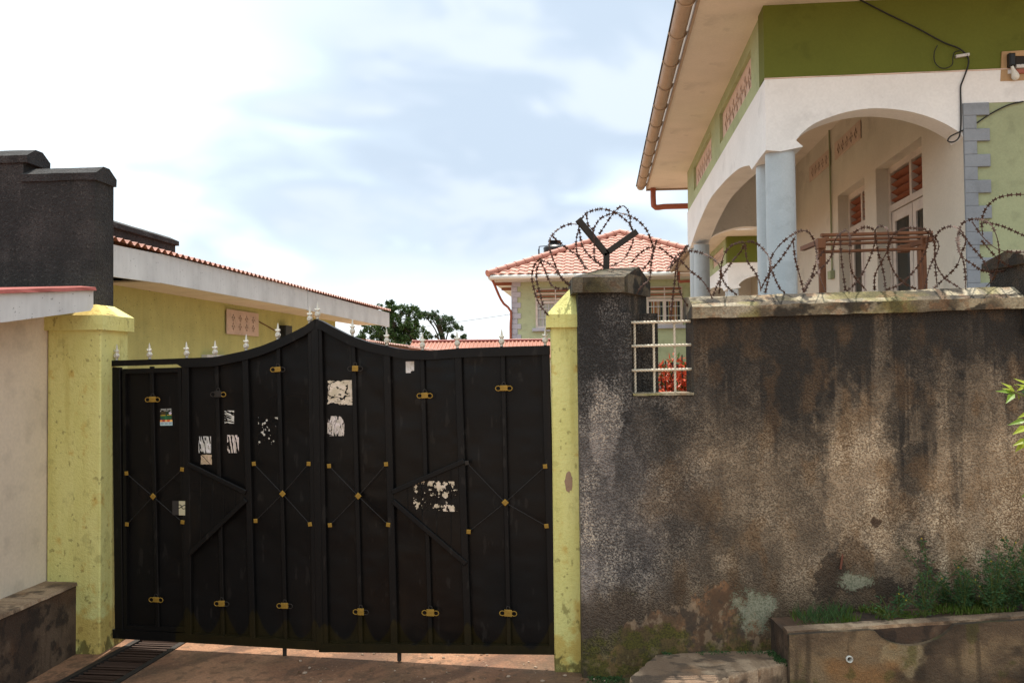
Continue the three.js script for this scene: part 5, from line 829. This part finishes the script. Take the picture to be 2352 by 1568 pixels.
// ------------------------------------------------------------------ leaves and plants
function leafMat(rgb, tr = 0.35, rough = 0.6) { const m = new THREE.MeshPhysicalMaterial({ color: new THREE.Color(1, 1, 1), vertexColors: true, roughness: rough, transmission: tr, thickness: 0, specularIntensity: 0.35, side: THREE.DoubleSide }); return m; }
const mLeaf = leafMat(), mBark = mat([0.10, 0.075, 0.055], { size: 0.7, bump: 0.01 });
class Leaves {
  constructor() { this.p = []; this.n = []; this.c = []; }
  /** folded lance leaf: base, direction, face normal, length, width */
  leaf(b, d, nrm, l, w, col, fold = 0.25) {
    const s = d.clone().cross(nrm).normalize(), n = s.clone().cross(d).normalize(), P = (a, k, h) => b.clone().addScaledVector(d, a * l).addScaledVector(s, k * w).addScaledVector(n, h * w);
    const B = P(0, 0, 0), T = P(1, 0, -0.25), m1 = P(0.42, 0, 0.05), L = P(0.42, -0.5, fold), R = P(0.42, 0.5, fold);
    for (const q of [[B, m1, L], [L, m1, T], [B, R, m1], [m1, R, T]]) for (const v of q) { this.p.push(v.x, v.y, v.z); this.c.push(...col); }
  }
  geo() { const g = new THREE.BufferGeometry(); g.setAttribute('position', new THREE.Float32BufferAttribute(this.p, 3)); g.setAttribute('color', new THREE.Float32BufferAttribute(this.c, 3)); g.computeVertexNormals(); return g; }
}
const rdir = () => { const z = rr(-1, 1), a = rr(0, 6.283), s = Math.sqrt(1 - z * z); return V3(s * Math.cos(a), z, s * Math.sin(a)); };
function tree(name, label, pos, lobes, leafLen, cols, per, trunkR, group) {
  const g = thing(name, label, 'tree', [pos.x, 0, pos.z], 0, group), L = new Leaves(), wood = [];
  const crownBase = Math.min(...lobes.map(l => l[1] - l[4])), top = lobes[0][1];
  wood.push(tube([[0, -0.1, 0], [0.06, crownBase * 0.5, 0.03], [0.0, crownBase + 0.4, 0], [lobes[0][0] * 0.6, top, lobes[0][2] * 0.5]], trunkR, false, 20, 7));
  for (const [x, y, z, rx, ry, n] of lobes) {
    wood.push(tube([[0, crownBase * 0.8, 0], [x * 0.4, mix(crownBase, y, 0.55), z * 0.4], [x, y, z]], trunkR * 0.33, false, 12, 5));
    for (let i = 0; i < n; i++) {
      const d = rdir(), k = Math.cbrt(rr(0.12, 1)), q = V3(x + d.x * rx * k, y + d.y * ry * k, z + d.z * rx * k), r = rr(0.13, 0.3) * rx * 0.55;
      wood.push(rod([x, y, z], [q.x, q.y, q.z], trunkR * 0.07, 4));
      for (let j = 0; j < per; j++) { const e = rdir(), b = q.clone().addScaledVector(e, r * Math.sqrt(rnd())), c = cols[Math.floor(rnd() * cols.length)], v = rr(0.75, 1.2); L.leaf(b, rdir().add(V3(0, -0.1, 0)).normalize(), rdir().add(V3(0, 1.1, 0)).normalize(), leafLen * rr(0.7, 1.2), leafLen * 0.42, [c[0] * v, c[1] * v, c[2] * v]); }
    }
  }
  part(g, 'trunk', merge(wood), mBark); stuff(part(g, 'crown', L.geo(), mLeaf)); return g;
}
{
  const Z = 52, S = Z / FOCAL, c = at(905, 760, Z), yy = py => at(905, py, Z).y, X = px => (px - 905) * S;
  const G = [[0.045, 0.09, 0.02], [0.06, 0.115, 0.022], [0.032, 0.068, 0.018], [0.075, 0.125, 0.03]];
  tree('leafy_tree', 'dense round leafy tree rising behind the white fascia end', c, [[X(900), yy(740), 0, 1.1, 1.2, 64], [X(875), yy(765), 0.5, 1.1, 1.05, 48], [X(935), yy(735), 0.2, 0.85, 1.0, 40], [X(950), yy(768), 0.5, 0.9, 0.85, 40], [X(840), yy(780), 0.3, 0.75, 0.55, 18], [X(897), yy(706), 0, 0.42, 0.4, 12], [X(905), yy(790), 0, 1.7, 0.8, 40], [X(860), yy(712), 0, 0.3, 0.4, 6]], 0.19, G, 46, 0.2, 'trees beyond the sheds');
  const c2 = at(1020, 760, Z + 2), X2 = px => (px - 1020) * S;
  tree('spreading_tree', 'open branched tree with gaps in its crown beside the dense one', c2, [[X2(985), yy(718), 0, 0.7, 0.26, 18], [X2(1010), yy(730), 0.2, 0.8, 0.4, 28], [X2(1035), yy(748), 0, 0.85, 0.34, 28], [X2(1055), yy(775), 0, 0.5, 0.34, 18], [X2(965), yy(712), 0, 0.4, 0.2, 6], [X2(1000), yy(770), 0.3, 0.55, 0.12, 7], [X2(990), yy(795), 0.2, 1.1, 0.2, 16], [X2(1025), yy(790), 0.2, 0.6, 0.2, 8]], 0.17, G.map(q => [q[0] * 0.75, q[1] * 0.8, q[2]]), 30, 0.13, 'trees beyond the sheds');
}
{ // red-leaved shrub in the yard behind the grille
  const Z = 7.6, c = at(1556, 890, Z), g = thing('red_shrub', 'shrub with bright red young leaves seen through the grille', 'shrub', [c.x, 0, -Z]), L = new Leaves(), st = [], y0 = at(1556, 925, Z).y;
  for (let i = 0; i < 120; i++) {
    const x = rr(-0.34, 0.3), h = at(1556, mix(905, 812, Math.pow(rnd(), 0.6) * (1 - Math.min(0.55, Math.abs(x - 0.05) * 1.3))), Z).y, z = rr(-0.3, 0.3), a = V3(x * 0.3, 0.05, z * 0.3), b = V3(x, h, z); if (i % 2 === 0) st.push(tube([a, V3(x * 0.8, h * 0.55, z * 0.8), b], 0.006, false, 8, 4));
    for (let j = 0; j < 26; j++) { const t = rr(0.5, 1.0), q = V3(mix(x * 0.8, x, t) + rr(-0.05, 0.05), h - (1 - t) * 0.75, z + rr(-0.05, 0.05)), red = rnd() < 0.82 - 0.5 * (1 - t), k = rr(0.7, 1.25), c = red ? [0.68 * k, 0.12 * k, 0.05 * k] : [0.10 * k, 0.16 * k, 0.03]; const d = rdir(); d.y = Math.abs(d.y) * 0.8 + 0.15; L.leaf(q, d.normalize(), rdir().add(V3(0, 0.8, 0.3)).normalize(), rr(0.045, 0.075), rr(0.017, 0.025), c); }
  }
  part(g, 'stems', merge(st), mBark); stuff(part(g, 'foliage', L.geo(), leafMat(null, 0.4, 0.35)));
}
{ // weeds on the ledge
  const T = (px, py) => { const h = hit(ledge, 'z', -0.25, px, py); return [h.x, h.y]; }, gnd = x => LY + LS * x - 0.015;
  const col = () => { const k = rr(0.7, 1.3); return [0.045 * k, 0.105 * k, 0.036 * k]; };
  const wo = ledge.position, spec = [[2020, 1345, 6, 0.5], [2060, 1330, 7, 0.55], [2105, 1300, 8, 0.6], [2148, 1225, 5, 0.5], [2200, 1270, 12, 0.6], [2250, 1215, 12, 0.6], [2290, 1265, 13, 0.65], [2330, 1235, 12, 0.65], [2180, 1320, 12, 0.65], [2270, 1325, 14, 0.7], [2345, 1310, 12, 0.7], [2225, 1335, 13, 0.7], [2310, 1335, 13, 0.7], [2395, 1290, 12, 0.6]];
  spec.forEach(([px, py, n, dens], i) => {
    const [x, top] = T(px, py), zz = -0.10 - 0.2 * ((i * 0.618) % 1), g = thing('feathery_weed', 'feathery dark green weed growing on the concrete ledge', 'weed', [wo.x + x, gnd(x) - 0.002, wo.z + zz], 0, 'weeds on the ledge'), L = new Leaves(), st = [], H = top - gnd(x);
    for (let s = 0; s < n; s++) {
      const hh = H * rr(0.45, 1), ang = rr(0, 6.28), sp = rr(0.03, 0.30) * (0.35 + H), e = V3(Math.cos(ang) * sp, hh, Math.min(Math.sin(ang) * sp, 0.1) * 0.7), m = V3(e.x * 0.3, hh * 0.5, e.z * 0.3); st.push(tube([V3(0, 0, 0), m, e], 0.0018, false, 8, 4)); const cv = new THREE.CatmullRomCurve3([V3(0, 0, 0), m, e]);
      const nl = Math.round(hh * 250 * dens); for (let j = 0; j < nl; j++) { const t = rr(0.18, 1), q = cv.getPoint(t), d = rdir(); d.y = d.y * 0.5 + 0.3; q.addScaledVector(d, rr(0, 0.045) * (1.15 - t)); L.leaf(q, d.normalize(), rdir(), rr(0.016, 0.036), rr(0.006, 0.011), col()); }
      if (rnd() < 0.18) { const q = cv.getPoint(1); for (let j = 0; j < 5; j++) L.leaf(q, rdir(), rdir(), 0.007, 0.006, [0.6, 0.42, 0.03]); }
    }
    part(g, 'stems', merge(st), mat([0.07, 0.09, 0.02], { map: null })); stuff(part(g, 'foliage', L.geo(), mLeaf));
  });
  // grass and ground cover on the ledge top and at the foot of the wall
  const G = new Leaves();
  for (let i = 0; i < 5200; i++) { const x = Math.pow(rnd(), 0.9) * 1.75 + 0.1, z = rr(-0.36, -0.115 - 0.02 * vn(x * 9, 2)), tuft = vn(x * 7, z * 7), h = rr(0.004, 0.014) + (tuft > 0.6 ? rr(0, 0.05) : 0), d = V3(rr(-0.5, 0.5), 1, rr(-0.3, 0.6)).normalize(), k = rr(0.6, 1.3); if (x < 0.25 && rnd() < 0.6) continue; if (fbr(x * 6, z * 9 + 3, 4) < 0.45) continue; G.leaf(V3(x, gnd(x) + 0.002, z), d, V3(rr(-1, 1), 0.2, 1).normalize(), h, rr(0.004, 0.009), rnd() < 0.1 ? [0.16 * k, 0.15 * k, 0.05 * k] : [0.085 * k, 0.135 * k, 0.016 * k]); }
  for (let i = 0; i < 200; i++) { const x = rr(0.14, 0.4), z = rr(-0.34, -0.12), k = rr(0.6, 1.3); G.leaf(V3(x, gnd(x), z), V3(rr(-0.9, 0.7), 1, rr(-0.4, 0.4)).normalize(), V3(0, 0.2, 1), rr(0.04, 0.13), 0.004, [0.05 * k, 0.10 * k, 0.03 * k]); }
  const gm = new THREE.Mesh(G.geo(), mLeaf); gm.name = numbered('grass'); gm.position.copy(wo); gm.castShadow = gm.receiveShadow = true; gm.userData = { kind: 'stuff', label: 'short grass and moss carpeting the top of the concrete ledge', category: 'grass' }; scene.add(gm);
  const C = new Leaves(); for (const [px0, px1, n, hgt] of [[1520, 1770, 1500, 0.02], [1755, 1800, 900, 0.05], [1350, 1500, 500, 0.012]]) for (let i = 0; i < n; i++) { const px = rr(px0, px1); if (vn(px * 0.06, 3) < 0.42 && px0 !== 1755) continue; const X = at(px, 1490, WZ - 0.03).x, slab = px > 1510, z = px0 === 1755 ? rr(4.98, 5.26) : WZ - 0.005 - rr(0, slab ? 0.05 : 0.09) * rnd() * 2, k = rr(0.6, 1.3), yg = slab ? slabY(z) : 0.0; const d = V3(rr(-0.8, 0.8), 0.8, rr(-0.1, 0.9)).normalize(); C.leaf(V3(X + rr(-.01, .01), yg + rr(0, hgt * 0.6), -z), d, V3(rr(-.5, .5), 1, 0.6).normalize(), rr(0.010, 0.02), rr(0.006, 0.011), [0.045 * k, 0.10 * k, 0.028 * k]); }
  const cm = new THREE.Mesh(C.geo(), mLeaf); cm.name = numbered('ground_cover'); cm.castShadow = cm.receiveShadow = true; cm.userData = { kind: 'stuff', label: 'small green creeping plants along the foot of the roughcast wall', category: 'ground cover' }; scene.add(cm);
  const rp = T(1962, 1252), rq = T(1946, 1316); solo('rusty_rod', rod([0, 0, 0], [rp[0] - rq[0], rp[1] - rq[1], -0.05], 0.007), mat([0.14, 0.05, 0.03], { size: 0.1 }), 'short rusty iron rod sticking out at the wall foot', 'rod', [wo.x + rq[0], rq[1], -WZ + 0.02]);
}
{ // leafy branch reaching in beside the wall on the right
  const Z = 4.85, o = at(2420, 1000, Z), g = thing('leafy_branch', 'bright yellow green leafy branches reaching in front of the roughcast wall', 'shrub', [o.x, 0, -Z]), L = (px, py, dz = 0) => { const p = at(px, py, Z + dz); return V3(p.x - o.x, p.y, p.z + Z); };
  const st = [tube([V3(0.1, 0, 0), V3(0.08, 0.8, 0), V3(0.06, 1.3, 0.02), L(2390, 930), L(2330, 900)], 0.005, false, 30, 5), tube([V3(0.07, 1.0, 0), L(2400, 990), L(2352, 962)], 0.004, false, 16, 5), tube([V3(0.08, 0.7, 0), L(2410, 1070), L(2375, 1030)], 0.004, false, 16, 5)]; part(g, 'stems', merge(st), mat([0.10, 0.12, 0.03], { map: null }));
  const mB = leafMat(null, 0.4, 0.45), lf = (x0, y0, x1, y1, w, c) => { const a = L(x0, y0), b = L(x1, y1, rr(-0.06, 0.06)), Q = new Leaves(), d = b.clone().sub(a), l = d.length(); Q.leaf(a, d.normalize(), V3(rr(-0.3, 0.3), 0.75, 0.7).normalize(), l, w, c, 0.18); part(g, 'leaf', Q.geo(), mB); };
  const y = [0.34, 0.40, 0.035], m = [0.16, 0.26, 0.02], k = [0.05, 0.11, 0.02];
  for (const q of [[2333, 900, 2302, 876, 0.034, y], [2334, 902, 2302, 889, 0.028, y], [2330, 903, 2288, 896, 0.030, m], [2332, 903, 2312, 924, 0.038, m], [2333, 899, 2345, 918, 0.036, y], [2336, 898, 2362, 886, 0.03, y], [2345, 900, 2375, 912, 0.05, k], [2340, 893, 2330, 880, 0.02, y], [2372, 890, 2330, 866, 0.032, y], [2375, 895, 2335, 880, 0.028, y], [2378, 945, 2336, 958, 0.036, y], [2366, 965, 2314, 974, 0.040, m], [2366, 978, 2328, 995, 0.042, y], [2370, 990, 2352, 1016, 0.04, m], [2368, 1008, 2326, 1022, 0.036, y], [2362, 1010, 2331, 1037, 0.042, y], [2390, 1010, 2370, 990, 0.03, m], [2400, 1110, 2346, 1140, 0.045, m], [2390, 1060, 2365, 1050, 0.04, k]]) lf(...q);
}
{ // dry leaves blown against the gate and the wall
  const D = new Leaves(); for (let i = 0; i < 60; i++) { const x = rr(-1.3, 1.3), z = x > 0.3 ? rr(4.85, 5.25) : rr(4.9, 5.75), k = rr(0.6, 1.3), y = x > 0.62 ? slabY(z) + 0.012 : 0.006; D.leaf(V3(x, y, -z), V3(rr(-1, 1), rr(0, 0.25), rr(-1, 1)).normalize(), V3(rr(-0.3, 0.3), 1, rr(-0.3, 0.3)).normalize(), rr(0.015, 0.04), rr(0.008, 0.018), [0.16 * k, 0.09 * k, 0.04 * k]); }
  const m = new THREE.Mesh(D.geo(), mLeaf); m.name = numbered('leaf_litter'); m.castShadow = m.receiveShadow = true; m.userData = { kind: 'stuff', label: 'small dry brown leaves scattered before the gate', category: 'leaf litter' }; scene.add(m);
}
{ // grit and crumbs lying on the driveway
  const P = [], base = new THREE.IcosahedronGeometry(1, 0);
  for (let i = 0; i < 260; i++) { const z = rr(4.7, 6.2), x = rr(-2.2, 1.0), r = Math.pow(rnd(), 3) * 0.012 + 0.0025; if (x < -1.2 && z < 6.2 && x < -1.5 - (z - 5.2) * -0.2) continue; const g = base.clone(); g.scale(r * rr(0.7, 1.3), r * 0.6, r * rr(0.7, 1.3)); g.rotateY(rr(0, 3)); g.translate(x, 0.001 + r * 0.35, -z); P.push(strip(g)); }
  const m = new THREE.Mesh(merge(P), mat([0.30, 0.22, 0.16], { map: null, rough: 0.95 })); m.name = numbered('grit'); m.castShadow = m.receiveShadow = true; m.userData = { kind: 'stuff', label: 'small stones and crumbs scattered on the driveway', category: 'grit' }; scene.add(m);
}
renderer.render(scene, camera);
